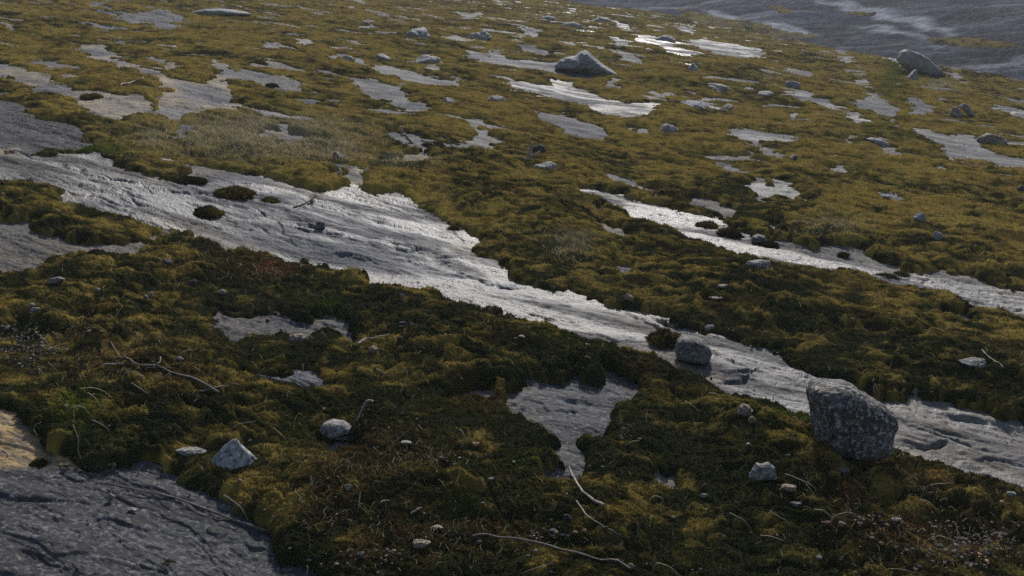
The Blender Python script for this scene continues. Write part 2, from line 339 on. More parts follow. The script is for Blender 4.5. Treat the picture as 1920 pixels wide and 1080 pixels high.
def dome(x, y, s, k=1.0):
    d, c = worley(x, y, s)
    return np.sqrt(np.maximum(0, 1-(d/0.85)**2))*(.65+.5*c)
def moss_height(x, y, D, fine=True):
    """thickness of the moss mat over the rock"""
    r = np.sqrt(x*x+y*y)
    k = sstep(4, 14, r)
    w = (0.035+0.007*r)*(1+.7*perlin(x*3, y*3, 47))
    e = np.clip(D/w, 0, 1); lip = np.sqrt(np.maximum(0, 1-(1-e)**2))
    T = 0.012+0.0010*np.minimum(r, 14)
    far_in = sstep(0, .15+.05*r, D)
    wx = x+.05*perlin(x*5, y*5, 11)+.022*perlin(x*15, y*15, 14); wy = y+.05*perlin(x*5, y*5, 12)+.022*perlin(x*15, y*15, 15)
    h = T*(.75+.5*perlin(x*1.1, y*1.1, 13))
    h = h+.028*k*sstep(.05, .4, D)*dome(wx*4.6+wy, wy*5.5, 31)
    h = h+(.015*(1-k))*dome(wx*3.4, wy*7.0, 21)
    q = y*(2.3-1.3*k)+1.1*perlin(x*.7, y*.7, 28)+.45*perlin(x*2.1, y*1.6, 29)+.25*x
    sw = q-np.floor(q)
    h = h+(.020+.080*k)*far_in*sstep(0, .16, sw)*(1-sw)*sstep(-.25, .35, perlin(x*.9+7, y*.8, 30))
    h = h+(.013+.02*k)*far_in*dome(wx*1.7+.4*wy, wy*2.4, 22)
    h = h+.05*k*dome(wx*.62+.2*wy, wy*.75, 23)*sstep(0.3, 1.2, D)
    if fine:
        h = h+.027*(.35+.65*sstep(.0, .30, D+.12*perlin(x*4, y*4, 46)))*dome(wx*11, wy*15, 24)*(1-.3*k)+.015*dome(wx*26, wy*30, 25)*(1-k)+.005*perlin(x*75, y*75, 26)
    n = fbm(x*1.5, y*1.9, 27, 3)
    h = h*(.55+.75*sstep(-.45, .3, n))
    return np.where(D > 0, h*lip, np.maximum(D*.8, -.05))
def top(x, y):
    """the upper surface, moss or rock"""
    x = np.asarray(x, float); y = np.asarray(y, float)
    s = x.shape; D, _, _ = patches(x, y)
    return base(x, y)+np.maximum(moss_height(x, y, D), 0)
def top_fast(x, y):
    return base(x, y)+.05

# ------------------------------------------------------------------ mesh helpers
def link(o, parent=None):
    SC.collection.objects.link(o)
    if parent: o.parent = parent
    return o
def mesh_np(name, V, Fc, mat, attrs=None, smooth=True):
    """Fc: (n,3) or (n,4) integer faces"""
    V = np.asarray(V, np.float32); Fc = np.asarray(Fc, np.int32); k = Fc.shape[1]
    me = bpy.data.meshes.new(name)
    me.vertices.add(len(V)); me.vertices.foreach_set('co', V.ravel())
    me.loops.add(Fc.size); me.loops.foreach_set('vertex_index', Fc.ravel())
    me.polygons.add(len(Fc)); me.polygons.foreach_set('loop_start', np.arange(0, Fc.size, k, dtype=np.int32))
    me.polygons.foreach_set('use_smooth', np.full(len(Fc), smooth, bool))
    for an, arr in (attrs or {}).items():
        arr = np.asarray(arr, np.float32)
        if arr.ndim == 2:
            a = me.attributes.new(an, 'FLOAT_COLOR', 'POINT'); a.data.foreach_set('color', arr.ravel())
        else:
            a = me.attributes.new(an, 'FLOAT', 'POINT'); a.data.foreach_set('value', arr.ravel())
    me.update(calc_edges=True)
    for m in (mat if isinstance(mat, list) else [mat]): me.materials.append(m)
    return me
def tag(o, label=None, cat=None, group=None, kind=None):
    for k, v in (('label', label), ('category', cat), ('group', group), ('kind', kind)):
        if v: o[k] = v
    return o

# ------------------------------------------------------------------ materials
class NT:
    def __init__(s, name):
        s.m = bpy.data.materials.new(name); s.m.use_nodes = True; s.t = s.m.node_tree; s.t.nodes.clear()
        s.out = s.t.nodes.new('ShaderNodeOutputMaterial')
    def n(s, ty, **kw):
        o = s.t.nodes.new('ShaderNode'+ty)
        for k, v in kw.items(): setattr(o, k, v)
        return o
    def lk(s, a, b): s.t.links.new(a, b)
    def put(s, sock, v):
        if isinstance(v, (int, float)): sock.default_value = v
        elif isinstance(v, tuple): sock.default_value = v if len(v) == len(sock.default_value) else (*v, 1)
        else: s.lk(v, sock)
    def pos(s, scale=(1, 1, 1)):
        g = s.n('NewGeometry'); m = s.n('Mapping'); s.lk(g.outputs['Position'], m.inputs[0]); m.inputs['Scale'].default_value = scale
        return m.outputs[0]
    def objpos(s, scale=(1, 1, 1)):
        g = s.n('TexCoord'); m = s.n('Mapping'); s.lk(g.outputs['Object'], m.inputs[0]); m.inputs['Scale'].default_value = scale
        return m.outputs[0]
    def noise(s, vec, scale, detail=3, rough=.55, dist=0):
        o = s.n('TexNoise'); s.lk(vec, o.inputs['Vector']); o.inputs['Scale'].default_value = scale
        o.inputs['Detail'].default_value = detail; o.inputs['Roughness'].default_value = rough; o.inputs['Distortion'].default_value = dist
        return o.outputs[0]
    def voro(s, vec, scale, out='Distance'):
        o = s.n('TexVoronoi'); s.lk(vec, o.inputs['Vector']); o.inputs['Scale'].default_value = scale
        return o.outputs[out]
    def ramp(s, f, a, b, lo=0., hi=1.):
        o = s.n('MapRange', interpolation_type='SMOOTHSTEP'); s.put(o.inputs[0], f)
        for i, v in enumerate((a, b, lo, hi)): o.inputs[i+1].default_value = v
        return o.outputs[0]
    def mix(s, f, a, b):
        o = s.n('Mix', data_type='RGBA'); s.put(o.inputs[0], f); s.put(o.inputs[6], a); s.put(o.inputs[7], b); return o.outputs[2]
    def math(s, op, a, b=0.):
        o = s.n('Math', operation=op); s.put(o.inputs[0], a); s.put(o.inputs[1], b); return o.outputs[0]
    def attr(s, name):
        return s.n('Attribute', attribute_name=name)
    def bump(s, h, strength, dist, nrm=None):
        o = s.n('Bump'); s.lk(h, o.inputs['Height']); o.inputs['Strength'].default_value = strength; o.inputs['Distance'].default_value = dist
        if nrm is not None: s.lk(nrm, o.inputs['Normal'])
        return o.outputs[0]
    def pbsdf(s, col, rough, nrm=None, spec=.5):
        o = s.n('BsdfPrincipled'); s.put(o.inputs['Base Color'], col); s.put(o.inputs['Roughness'], rough)
        s.put(o.inputs['Specular IOR Level'], spec)
        if nrm is not None: s.lk(nrm, o.inputs['Normal'])
        return o.outputs[0]
    def done(s, sh): s.lk(sh, s.out.inputs[0]); return s.m

def rock_mat(far=False):
    t = NT('granite_far' if far else 'granite')
    p = t.pos()
    a = t.attr('rk'); sep = t.n('SeparateColor'); t.lk(a.outputs['Color'], sep.inputs[0])
    wet, tan, yel = sep.outputs; dk = a.outputs['Alpha']
    if far:
        def flow(sx, sy):
            g = t.n('NewGeometry'); r1 = t.n('VectorRotate', rotation_type='Z_AXIS'); t.lk(g.outputs['Position'], r1.inputs['Vector']); r1.inputs['Angle'].default_value = R(17)
            m = t.n('Mapping'); t.lk(r1.outputs[0], m.inputs[0]); m.inputs['Scale'].default_value = (sx, sy, .0); return m.outputs[0]
        c = t.mix(t.ramp(t.noise(flow(.10, .32), 1.0, 6, .62, .5), .40, .60), (.034, .034, .043), (.080, .086, .105))
        c = t.mix(t.ramp(t.noise(flow(.5, 1.0), 1.0, 5, .7), .48, .64, 0, .8), c, (.09, .12, .12))
        c = t.mix(t.ramp(t.noise(flow(.045, .42), 1.0, 5, .66, .7), .53, .64, 0, .8), c, (.20, .21, .235))
        c = t.mix(t.ramp(t.noise(flow(.09, .30), 1.7, 4, .6, .4), .56, .68, 0, .9), c, (.035, .04, .075))
        c = t.mix(t.ramp(t.noise(p, 1.6, 6, .72), .48, .58, 0, .75), c, (.05, .04, .045))
        c = t.mix(t.ramp(t.noise(p, 5, 3, .7), .57, .66, 0, .4), c, (.22, .22, .23))
        c = t.mix(t.math('MULTIPLY', tan, t.ramp(t.noise(p, 1.5, 5, .7), .35, .55, .45, 1.)), c, (.30, .32, .35))  # on the far slope this channel lightens the bands, painted wet glare included
        n = t.bump(t.noise(t.pos((1, .6, 1)), 2.5, 6, .68), 1.0, .2)
        return t.done(t.pbsdf(c, .9, n, .0))
    def flow(sx, sy):
        g = t.n('NewGeometry'); r1 = t.n('VectorRotate', rotation_type='Z_AXIS'); t.lk(g.outputs['Position'], r1.inputs['Vector']); r1.inputs['Angle'].default_value = R(25)
        m = t.n('Mapping'); t.lk(r1.outputs[0], m.inputs[0]); m.inputs['Scale'].default_value = (sx, sy, .5); return m.outputs[0]
    c = t.mix(t.ramp(t.noise(p, 1.3, 6, .62, .4), .40, .60), (.055, .056, .062), (.132, .135, .142))
    c = t.mix(t.ramp(t.noise(flow(.7, 5.5), 1.0, 6, .66, .5), .50, .64, 0, .75), c, (.050, .049, .060))
    c = t.mix(t.ramp(t.noise(flow(1.1, 9), 1.0, 5, .66, .4), .54, .66, 0, .65), c, (.20, .20, .205))
    c = t.mix(t.math('MULTIPLY', dk, t.ramp(t.noise(flow(1.5, 4), 1.0, 5, .66, .4), .36, .58, .55, 1.)), c, (.050, .048, .046))
    tn = t.math('MULTIPLY', tan, t.ramp(t.noise(p, 5, 5, .65), .36, .54, .2, 1.))
    c = t.mix(tn, c, (.29, .235, .16))
    yl = t.mix(t.ramp(t.noise(p, 30, 4, .7), .42, .58), (.40, .275, .125), (.24, .185, .10))
    c = t.mix(yel, c, yl)
    c = t.mix(t.ramp(t.noise(p, 16, 5, .7), .47, .60, 0, .45), c, (.075, .073, .085))
    c = t.mix(t.ramp(t.noise(p, 60, 4, .7), .50, .64, 0, .40), c, (.33, .325, .33))
    c = t.mix(t.ramp(t.noise(p, 90, 3, .7), .52, .66, 0, .45), c, (.045, .045, .052))
    c = t.mix(t.ramp(t.noise(p, 7, 4, .65), .57, .68, 0, .4), c, (.065, .082, .065))
    n = t.bump(t.noise(flow(24, 44), 1.0, 6, .70, .2), 1.0, .011)
    n = t.bump(t.noise(p, 130, 3, .7), .5, .003, n)
    wt = t.math('MULTIPLY', wet, t.ramp(t.noise(flow(.8, 3.2), 1.0, 5, .66, .4), .38, .58, .12, 1.))
    rg = t.ramp(wt, 0, 1, .85, .42)
    sp = t.ramp(wt, 0, 1, .04, .30)
    return t.done(t.pbsdf(c, rg, n, sp))

def moss_mat():
    t = NT('moss')
    p = t.pos()
    a = t.attr('mx'); sep = t.n('SeparateColor'); t.lk(a.outputs['Color'], sep.inputs[0])
    straw, rust, green = sep.outputs
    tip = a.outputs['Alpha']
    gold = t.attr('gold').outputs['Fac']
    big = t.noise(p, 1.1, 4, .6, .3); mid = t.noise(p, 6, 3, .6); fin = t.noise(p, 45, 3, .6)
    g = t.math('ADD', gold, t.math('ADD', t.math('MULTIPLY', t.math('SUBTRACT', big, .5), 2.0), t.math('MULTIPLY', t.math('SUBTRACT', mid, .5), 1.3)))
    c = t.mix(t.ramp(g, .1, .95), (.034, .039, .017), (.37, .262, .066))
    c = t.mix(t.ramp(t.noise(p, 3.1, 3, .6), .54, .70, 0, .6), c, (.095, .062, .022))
    c = t.mix(t.math('MULTIPLY', straw, t.ramp(fin, .32, .55, .4, 1)), c, (.34, .31, .19))
    c = t.mix(t.math('MULTIPLY', rust, t.ramp(fin, .40, .62, 0, .9)), c, (.20, .075, .035))
    c = t.mix(t.math('MULTIPLY', green, .8), c, (.07, .105, .014))
    c = t.mix(t.ramp(t.noise(p, 130, 2, .6), .66, .78, 0, .5), c, (.30, .24, .12))
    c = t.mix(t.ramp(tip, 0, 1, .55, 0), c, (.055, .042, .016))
    d = t.n('BsdfDiffuse'); t.lk(c, d.inputs[0]); d.inputs[1].default_value = .6
    tr = t.n('BsdfTranslucent'); t.lk(c, tr.inputs[0])
    m = t.n('MixShader'); m.inputs[0].default_value = .14
    t.lk(d.outputs[0], m.inputs[1]); t.lk(tr.outputs[0], m.inputs[2])
    return t.done(m.outputs[0])

def stone_mat(name, base_c, dark_c, light_c, lichen=None, liq=.0, sc=1.0):
    t = NT(name); p = t.objpos(); 
    c = t.mix(t.ramp(t.noise(p, 9*sc, 4, .6), .38, .64), dark_c, base_c)
    c = t.mix(t.ramp(t.noise(p, 70*sc, 3, .75), .50, .64, 0, .85), c, light_c)
    c = t.mix(t.ramp(t.noise(p, 52*sc, 3, .75), .52, .65, 0, .85), c, tuple(v*.3 for v in dark_c))
    if lichen: c = t.mix(t.ramp(t.noise(p, 14*sc, 4, .65), 1-liq-.08, 1-liq+.05, 0, .8), c, lichen)
    n = t.bump(t.noise(p, 30*sc, 5, .65), .8, .012/sc); n = t.bump(t.noise(p, 110*sc, 3, .6), .6, .004/sc, n)
    return t.done(t.pbsdf(c, .8, n, .25))
def wood_mat(name, a, b):
    t = NT(name); p = t.objpos()
    c = t.mix(t.ramp(t.noise(p, 40, 4, .65), .35, .65), a, b)
    return t.done(t.pbsdf(c, .75, t.bump(t.noise(p, 160, 3, .6), .6, .002), .2))
GRAN, GRANF, MOSS = rock_mat(), rock_mat(True), moss_mat()

# ------------------------------------------------------------------ the ground sheets
def grid_axes(nr, n_in, n_out, r0=1.25, r1=110.):
    q = np.linspace(r0**-.5, r1**-.5, nr); rr = q**-2.0
    ti = np.linspace(-R(29.5), R(29.5), n_in)
    u = np.linspace(0, 1, n_out+1)[1:]
    e = R(29.5)+(u**1.7)*R(52)
    return rr, np.concatenate([-e[::-1], ti, e])
def grid(nr, n_in, n_out, **k):
    rr, th = grid_axes(nr, n_in, n_out, **k)
    T, RR = np.meshgrid(th, rr)
    x = RR*np.sin(T); y = RR*np.cos(T)
    n, m = x.shape
    i = np.arange(n*m).reshape(n, m)
    Fq = np.stack([i[:-1, :-1], i[:-1, 1:], i[1:, 1:], i[1:, :-1]], -1).reshape(-1, 4)[:, ::-1]
    return x, y, Fq
def compact(V, Fc, attrs):
    used = np.zeros(len(V), bool); used[Fc.ravel()] = True
    idx = np.cumsum(used)-1
    return V[used], idx[Fc], {k: a[used] for k, a in attrs.items()}, used

def rock_relief(x, y):
    r = np.sqrt(x*x+y*y)
    z = .010*fbm(x*3.2, y*6.0, 81, 4)
    def stair(q):
        f = np.floor(q); return f+sstep(.55, 1., q-f)
    near = 1-sstep(8, 18, r)
    u = x*.906-y*.423; v = x*.423+y*.906               # along and across the fall line
    def stair2(q):
        f = np.floor(q); return f+sstep(.87, 1., q-f)
    z = z+.0048*near*stair2(5.0*fbm(u*1.2+.5*perlin(x*2, y*2, 78), v*3.6, 82, 4)+.25*perlin(x*9, y*13, 85))
    z = z+.0026*near*stair2(4*fbm(u*5, v*13, 86, 3))
    cr = perlin(u*.9+.3*perlin(x*3, y*3, 77), v*4.2+.25*perlin(x*4, y*4, 76), 75)
    ck = .35+.65*sstep(3.0, 4.5, r)
    z = z-.011*near*ck*np.exp(-(cr/.026)**2)*sstep(-.1, .25, perlin(u*.8, v*2.0, 74))
    cr = perlin(u*2.5, v*9, 73)
    z = z-.006*near*ck*np.exp(-(cr/.04)**2)*sstep(0, .3, perlin(u*2, v*5, 72))
    z = z+.0011*(1-sstep(6, 14, r))*perlin(x*34, y*52, 83)
    z = z+.03*sstep(9, 18, r)*stair2(3*fbm(u*.8, v*1.8, 84, 4))*.7
    s = crest(x, y); z = z+sstep(2, 8, s)*(.05*stair2(2.5*fbm(u*.22, v*.6, 71, 4))+.05*fbm(x*1.2, y*1.2, 70, 3))
    return z
def build_rock():
    x, y, Fq = grid(1600, 1400, 110)
    D, WET, TAN = patches(x, y)
    s = crest(x, y)
    z = base(x, y)+rock_relief(x, y)*np.where(D > .1, .3, 1)
    for c in CRACK:
        p = unproject([a for a, b in c], [b for a, b in c])[:, :2]
        q = []
        for k in range(len(p)-1):
            for u in np.linspace(0, 1, 5)[:-1]: q.append(p[k]*(1-u)+p[k+1]*u)
        q.append(p[-1]); p = np.array(q)
        m = np.nonzero((np.abs(x-p[:, 0].mean()) < np.ptp(p[:, 0])/2+.25) & (np.abs(y-p[:, 1].mean()) < np.ptp(p[:, 1])/2+.3))
        if len(m[0]) == 0: continue
        xx = x[m]; yy = y[m]; rr = math.hypot(*p.mean(0))
        jx = .02*perlin(xx*14, yy*14, 87); jy = .02*perlin(xx*14, yy*14, 88)
        d = seg_dist(xx+jx, yy+jy, p, False)
        wd = .0027*rr*(.6+.6*np.abs(perlin(xx*6, yy*6, 89)))+.004
        # a low step: the uphill side stands proud
        dn = np.full(xx.shape, 1e9); sg = np.zeros(xx.shape)
        for k in range(len(p)-1):
            ax, ay = p[k]; bx, by = p[k+1]; dx, dy = bx-ax, by-ay
            t = np.clip(((xx-ax)*dx+(yy-ay)*dy)/(dx*dx+dy*dy+1e-9), 0, 1)
            dd = (xx-ax-t*dx)**2+(yy-ay-t*dy)**2; b = dd < dn
            dn = np.where(b, dd, dn); sg = np.where(b, np.sign(dx*(yy-ay)-dy*(xx-ax)), sg)
        z[m] += -.021*np.exp(-(d/wd)**2)*np.clip(.55+perlin(xx*5, yy*5, 90), .1, 1) + .006*np.where(sg > 0, 1, 0)*np.exp(-(d/.10)**2)
    V = np.stack([x, y, z], -1).reshape(-1, 3)
    dark = np.maximum(patches.dark, spots(DKSPOT, x, y))
    yp = ground_poly([(-80,750),(32,755),(36,787),(56,807),(84,837),(104,850),(133,861),(152,872),(60,874),(0,876),(-80,882)])
    near = (np.hypot(x, y) < 6) & (x < 0) & (y > 0); yel = np.zeros_like(x)
    xx = x[near]+.02*perlin(x[near]*12, y[near]*12, 92); yy = y[near]+.03*perlin(x[near]*12, y[near]*12, 93)
    yd = seg_dist(xx, yy, yp); yd = np.where(inside(xx, yy, yp), yd, -yd); yel[near] = sstep(-.02, .015, yd)
    edge = np.exp(-np.maximum(-D, 0)/.16)*sstep(-.3, .4, perlin(x*1.3, y*1.3, 86)+.15)
    low = sstep(0, .3, perlin(x*.5+5, y*.6, 90))*.35
    tan = np.clip(TAN*edge*2.2+TAN*low, 0, 1)
    fs = np.nonzero(s > .3)
    for pl in FARPALE:
        P = ground_poly(pl); xx = x[fs]+.5*perlin(x[fs]*.6, y[fs]*.6, 94); yy = y[fs]+.6*perlin(x[fs]*.6, y[fs]*.6, 95)
        d = seg_dist(xx, yy, P); d = np.where(inside(xx, yy, P), d, -d); tan[fs] = np.maximum(tan[fs], sstep(-.35, .25, d))
    rk = np.stack([WET, tan, np.clip(yel, 0, 1), dark], -1).reshape(-1, 4)
    sf = s.ravel()[Fq].mean(1); rad = np.hypot(x, y).ravel()[Fq].max(1)
    Df = D.ravel()[Fq].min(1)
    keep = Df < .45
    for nm, sel, mat in (('rock_slope', (sf < 1.2), GRAN), ('far_rock_slope', sf >= 1.2, GRANF)):
        v, f, at, _ = compact(V, Fq[sel], {'rk': rk})
        o = link(bpy.data.objects.new(nm, mesh_np(nm, v, f, mat, at)))
        o['kind'] = 'structure'
build_rock()

def moss_attrs(x, y):
    r = np.sqrt(x*x+y*y)
    k = sstep(5, 14, r)
    wx = x+.05*perlin(x*5, y*5, 11)+.022*perlin(x*15, y*15, 14); wy = y+.05*perlin(x*5, y*5, 12)+.022*perlin(x*15, y*15, 15)
    c1 = worley(wx*11, wy*15, 24)[1]-.5; c2 = worley(wx*3.4, wy*7.0, 21)[1]-.5; c3 = worley(wx*4.6+wy, wy*5.5, 31)[1]-.5; c4 = worley(wx*1.7+.4*wy, wy*2.4, 22)[1]-.5
    c5 = worley(wx*26, wy*30, 25)[1]-.5; c6 = perlin(x*7, y*9, 44)+.5*perlin(x*19, y*22, 45)
    gold = .10+.58*sstep(2.4, 9, r)+.12*perlin(x*.3, y*.25, 41)+.50*c1*(1-.5*k)+.12*c2*(1-k)+.36*c3*k+.16*c4+.45*c5*(1-k)+.3*c6  # drier golden moss upslope; foreground brightness falloff is partly painted in too
    mx = np.stack([spots(STRAW, x, y), spots(RUST, x, y), spots(GREEN, x, y), np.zeros_like(x)], -1)
    return gold, mx
def shoots(P, N, size, att, per, seed, spread=.5):
    """little pointed leaves rooted on points P with normals N"""
    g = np.random.default_rng(seed)
    P = np.repeat(P, per, 0); N = np.repeat(N, per, 0); size = np.repeat(size, per)
    n = len(P)
    d = N*1.0+g.normal(0, spread, (n, 3)); d[:, 2] += .35; d /= np.linalg.norm(d, axis=1)[:, None]
    t = np.cross(d, g.normal(0, 1, (n, 3))); t /= np.linalg.norm(t, axis=1)[:, None]+1e-9
    L = size*g.uniform(.6, 1.5, n); wd = L*g.uniform(.14, .24, n)
    root = P+np.stack([g.normal(0, 1, n), g.normal(0, 1, n), np.zeros(n)], -1)*(size*.5)[:, None]-N*(size*.25)[:, None]
    A = root-t*wd[:, None]; B = root+t*wd[:, None]; C = root+d*L[:, None]
    V = np.stack([A, B, C], 1).reshape(-1, 3)
    Fc = np.arange(3*n, dtype=np.int32).reshape(-1, 3)
    out = {}
    for k, a in att.items():
        b = np.repeat(np.repeat(a, per, 0), 3, 0).copy()
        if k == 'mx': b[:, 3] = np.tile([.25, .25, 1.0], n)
        if k == 'gold': b += np.repeat(g.normal(0, .10, n), 3)
        out[k] = b
    return V, Fc, out
def build_moss():
    x, y, Fq = grid(1900, 1200, 90)
    D, _, _ = patches(x, y)
    h = moss_height(x, y, D)
    grit = spots(GRIT, x, y)
    h = h*(1-.8*np.clip(grit, 0, 1)*sstep(-.5, .25, .35*grit+fbm(x*9, y*9, 43, 2)))
    z = base(x, y)+h-.004
    # push the tops of the big humps about sideways a little so that they overhang unevenly
    V = np.stack([x, y, z], -1)
    dx = np.gradient(V, axis=1); dy = np.gradient(V, axis=0)
    N = np.cross(dx, dy); N /= np.linalg.norm(N, axis=2)[..., None]+1e-12
    N = np.where(N[..., 2:3] < 0, -N, N)
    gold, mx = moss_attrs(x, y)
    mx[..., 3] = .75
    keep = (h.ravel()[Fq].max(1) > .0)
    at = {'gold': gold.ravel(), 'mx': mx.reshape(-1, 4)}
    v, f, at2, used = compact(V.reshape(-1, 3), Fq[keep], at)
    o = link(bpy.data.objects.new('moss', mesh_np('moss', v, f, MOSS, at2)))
    o['kind'] = 'stuff'
    r = np.hypot(x, y).ravel()
    th = np.abs(np.arctan2(x, y)).ravel()
    ok = (h.ravel() > .002) & (r < 60) & (r > 1.6)
    g = np.random.default_rng(3)
    ok &= g.random(len(r)) < np.where(th < R(30), .30, .18)
    ok &= ~((grit.ravel() > .35) & (g.random(len(r)) < .75))
    i = np.nonzero(ok)[0]
    size = .0036+.0017*r[i]
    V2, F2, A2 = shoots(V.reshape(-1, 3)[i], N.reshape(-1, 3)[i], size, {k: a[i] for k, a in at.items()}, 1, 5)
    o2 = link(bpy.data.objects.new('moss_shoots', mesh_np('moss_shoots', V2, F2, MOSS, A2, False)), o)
    o2['kind'] = 'stuff'
    print('moss verts', len(v), 'shoots', len(i))
build_moss()

# ================================================================== things
STONE = {
 'grey':  stone_mat('grey_stone', (.155,.148,.138), (.075,.072,.068), (.26,.26,.26)),
 'pale':  stone_mat('pale_stone', (.26,.25,.235), (.14,.135,.13), (.40,.39,.37), (.09,.075,.045), .38),
 'chalk': stone_mat('chalk_stone', (.34,.335,.33), (.20,.20,.205), (.50,.50,.49), (.10,.09,.07), .36),
 'dark':  stone_mat('dark_stone', (.05,.052,.065), (.028,.028,.036), (.12,.12,.13)),
 'tan':   stone_mat('tan_stone', (.26,.21,.15), (.13,.105,.08), (.38,.33,.26)),
 'lichen':stone_mat('lichen_stone', (.115,.107,.10), (.048,.045,.044), (.42,.41,.39), (.17,.115,.08), .34),
 'outcrop':stone_mat('outcrop_stone', (.25,.25,.27), (.14,.14,.155), (.40,.40,.41), (.17,.19,.17), .42, .5),
 'pink':  stone_mat('pink_stone', (.24,.14,.11), (.12,.07,.06), (.36,.28,.24)),
}
WOOD_PALE = wood_mat('weathered_wood', (.34,.30,.25), (.19,.165,.14))
WOOD_GREY = wood_mat('grey_wood', (.17,.15,.13), (.085,.072,.062))
WOOD_DARK = wood_mat('dark_wood', (.05,.045,.045), (.022,.02,.02))
STRAWM = wood_mat('dry_straw', (.45,.38,.24), (.30,.24,.14))

_ico = {}
def ico(sub):
    if sub not in _ico:
        bm = bmesh.new(); bmesh.ops.create_icosphere(bm, subdivisions=sub, radius=1)
        _ico[sub] = (np.array([v.co[:] for v in bm.verts]), np.array([[v.index for v in f.verts] for f in bm.faces])); bm.free()
    return _ico[sub]
def n3(p, f, s):
    return (perlin(p[:, 0]*f+p[:, 2]*f*.7, p[:, 1]*f, s)+perlin(p[:, 1]*f+3.3, p[:, 2]*f-p[:, 0]*f*.6, s+7)+perlin(p[:, 2]*f-7.1, p[:, 0]*f+p[:, 1]*f*.5, s+13))/2
def place(name, me, loc, label, cat, group=None):
    o = link(bpy.data.objects.new(name, me)); o.location = loc
    return tag(o, label, cat, group)
def depth_scale(P):
    d = np.asarray(P)-CAM
    return (d[1]*math.cos(PITCH)-d[2]*math.sin(PITCH))/F_PX     # metres per photograph pixel there
def rough(v, size, s, amt):
    """weathered surface: facets plus grain, in proportion to the stone"""
    q = v/size
    return 1+amt*n3(q, 2.2, s)+amt*.55*n3(q, 5.5, s+3)+amt*.4*n3(q, 13, s+5)+amt*.22*n3(q, 29, s+9)

def outline_stone(name, pts, label, cat, mat, depth=.8, amt=.06, sink=.12, seed=1, sub=6, box=.6, group=None, lean=0., on_rock=False):
    """a stone whose front silhouette follows the outline and whose depth is its own; it sits in the ground"""
    pts = np.array(pts, float); bx = pts[:, 0].mean(); by = pts[:, 1].max()
    P = unproject([bx], [by-1], base if on_rock else top)[0]; m = depth_scale(P)
    w = np.ptp(pts[:, 0])*m; dep = w*depth/2
    P = P+np.array([0, dep*.55, 0.0]); m = depth_scale(P)
    cxm, cym = (pts[:, 0].min()+pts[:, 0].max())/2, (pts[:, 1].min()+pts[:, 1].max())/2
    ox = (pts[:, 0]-cxm)*m; oz = (cym-pts[:, 1])*m/math.cos(PITCH*.8)
    n, f = ico(sub)
    a = np.arctan2(oz, ox); rr = np.hypot(ox, oz); k = np.argsort(a); a = a[k]; rr = rr[k]
    a = np.concatenate([a-2*math.pi, a, a+2*math.pi]); rr = np.tile(rr, 3)
    th = np.arctan2(n[:, 2], n[:, 0])
    # the outline is read as straight edges between its corners
    i = np.searchsorted(a, th); x0, y0 = rr[i-1]*np.cos(a[i-1]), rr[i-1]*np.sin(a[i-1]); x1, y1 = rr[i]*np.cos(a[i]), rr[i]*np.sin(a[i])
    den = (np.cos(th)*(y1-y0)-np.sin(th)*(x1-x0)); rad = (x0*(y1-y0)-y0*(x1-x0))/np.where(np.abs(den) < 1e-9, 1e-9, den)
    rad = np.clip(rad, rr.min()*.5, rr.max()*1.05)
    s = np.clip(n[:, 1], -1, 1); c = np.sqrt(1-s*s)
    cc = c**box; ss = np.sign(s)*np.abs(s)**.85
    v = np.stack([rad*np.cos(th)*cc, dep*ss, rad*np.sin(th)*cc], 1)
    v[:, 1] += lean*v[:, 2]
    v *= rough(v, w*.5, seed, amt)[:, None]
    hz = np.ptp(oz)/2
    v[:, 2] += hz*(1-2*sink)
    d = cam_ray([cxm], [cym])[0]
    me = mesh_np(name, v, f, mat)
    # centre the stone on its own line of sight at its own distance
    x = CAM[0]+d[0]/d[1]*(P[1]-CAM[1])
    g = float(base(x, P[1]-dep*.5)); z = P[2]-sink*hz
    return place(name, me, (x, P[1], z), label, cat, group)

def hull_stone(name, px, py, w, h, pts, label, cat, mat, seed=1, amt=.030, depth=.8):
    """a broken block: the hull of its corners, with chipped and weathered faces"""
    P = unproject([px], [py], top)[0]; m = depth_scale(P)
    bm = bmesh.new()
    for p in pts: bm.verts.new((p[0], p[1]*depth, p[2]-(.12 if p[2] < .03 else 0)))
    r = bmesh.ops.convex_hull(bm, input=bm.verts)
    bmesh.ops.triangulate(bm, faces=bm.faces)
    bmesh.ops.subdivide_edges(bm, edges=bm.edges, cuts=11, use_grid_fill=True)
    bmesh.ops.triangulate(bm, faces=bm.faces)
    bm.verts.ensure_lookup_table()
    v = np.array([q.co[:] for q in bm.verts]); f = np.array([[q.index for q in g.verts] for g in bm.faces]); bm.free()
    c = np.array([0, 0, .3]); d = v-c
    v = c+d*(1+amt*1.6*n3(v, 3, seed)+amt*n3(v, 7, seed+2)+amt*.8*n3(v, 17, seed+4))[:, None]
    W_ = w*m; H = h*m*1.02
    v = v*np.array([W_, W_, H])
    y = P[1]+W_*depth*.38
    return place(name, mesh_np(name, v, f, mat, None), (P[0]*y/P[1], y, P[2]-.002), label, cat)

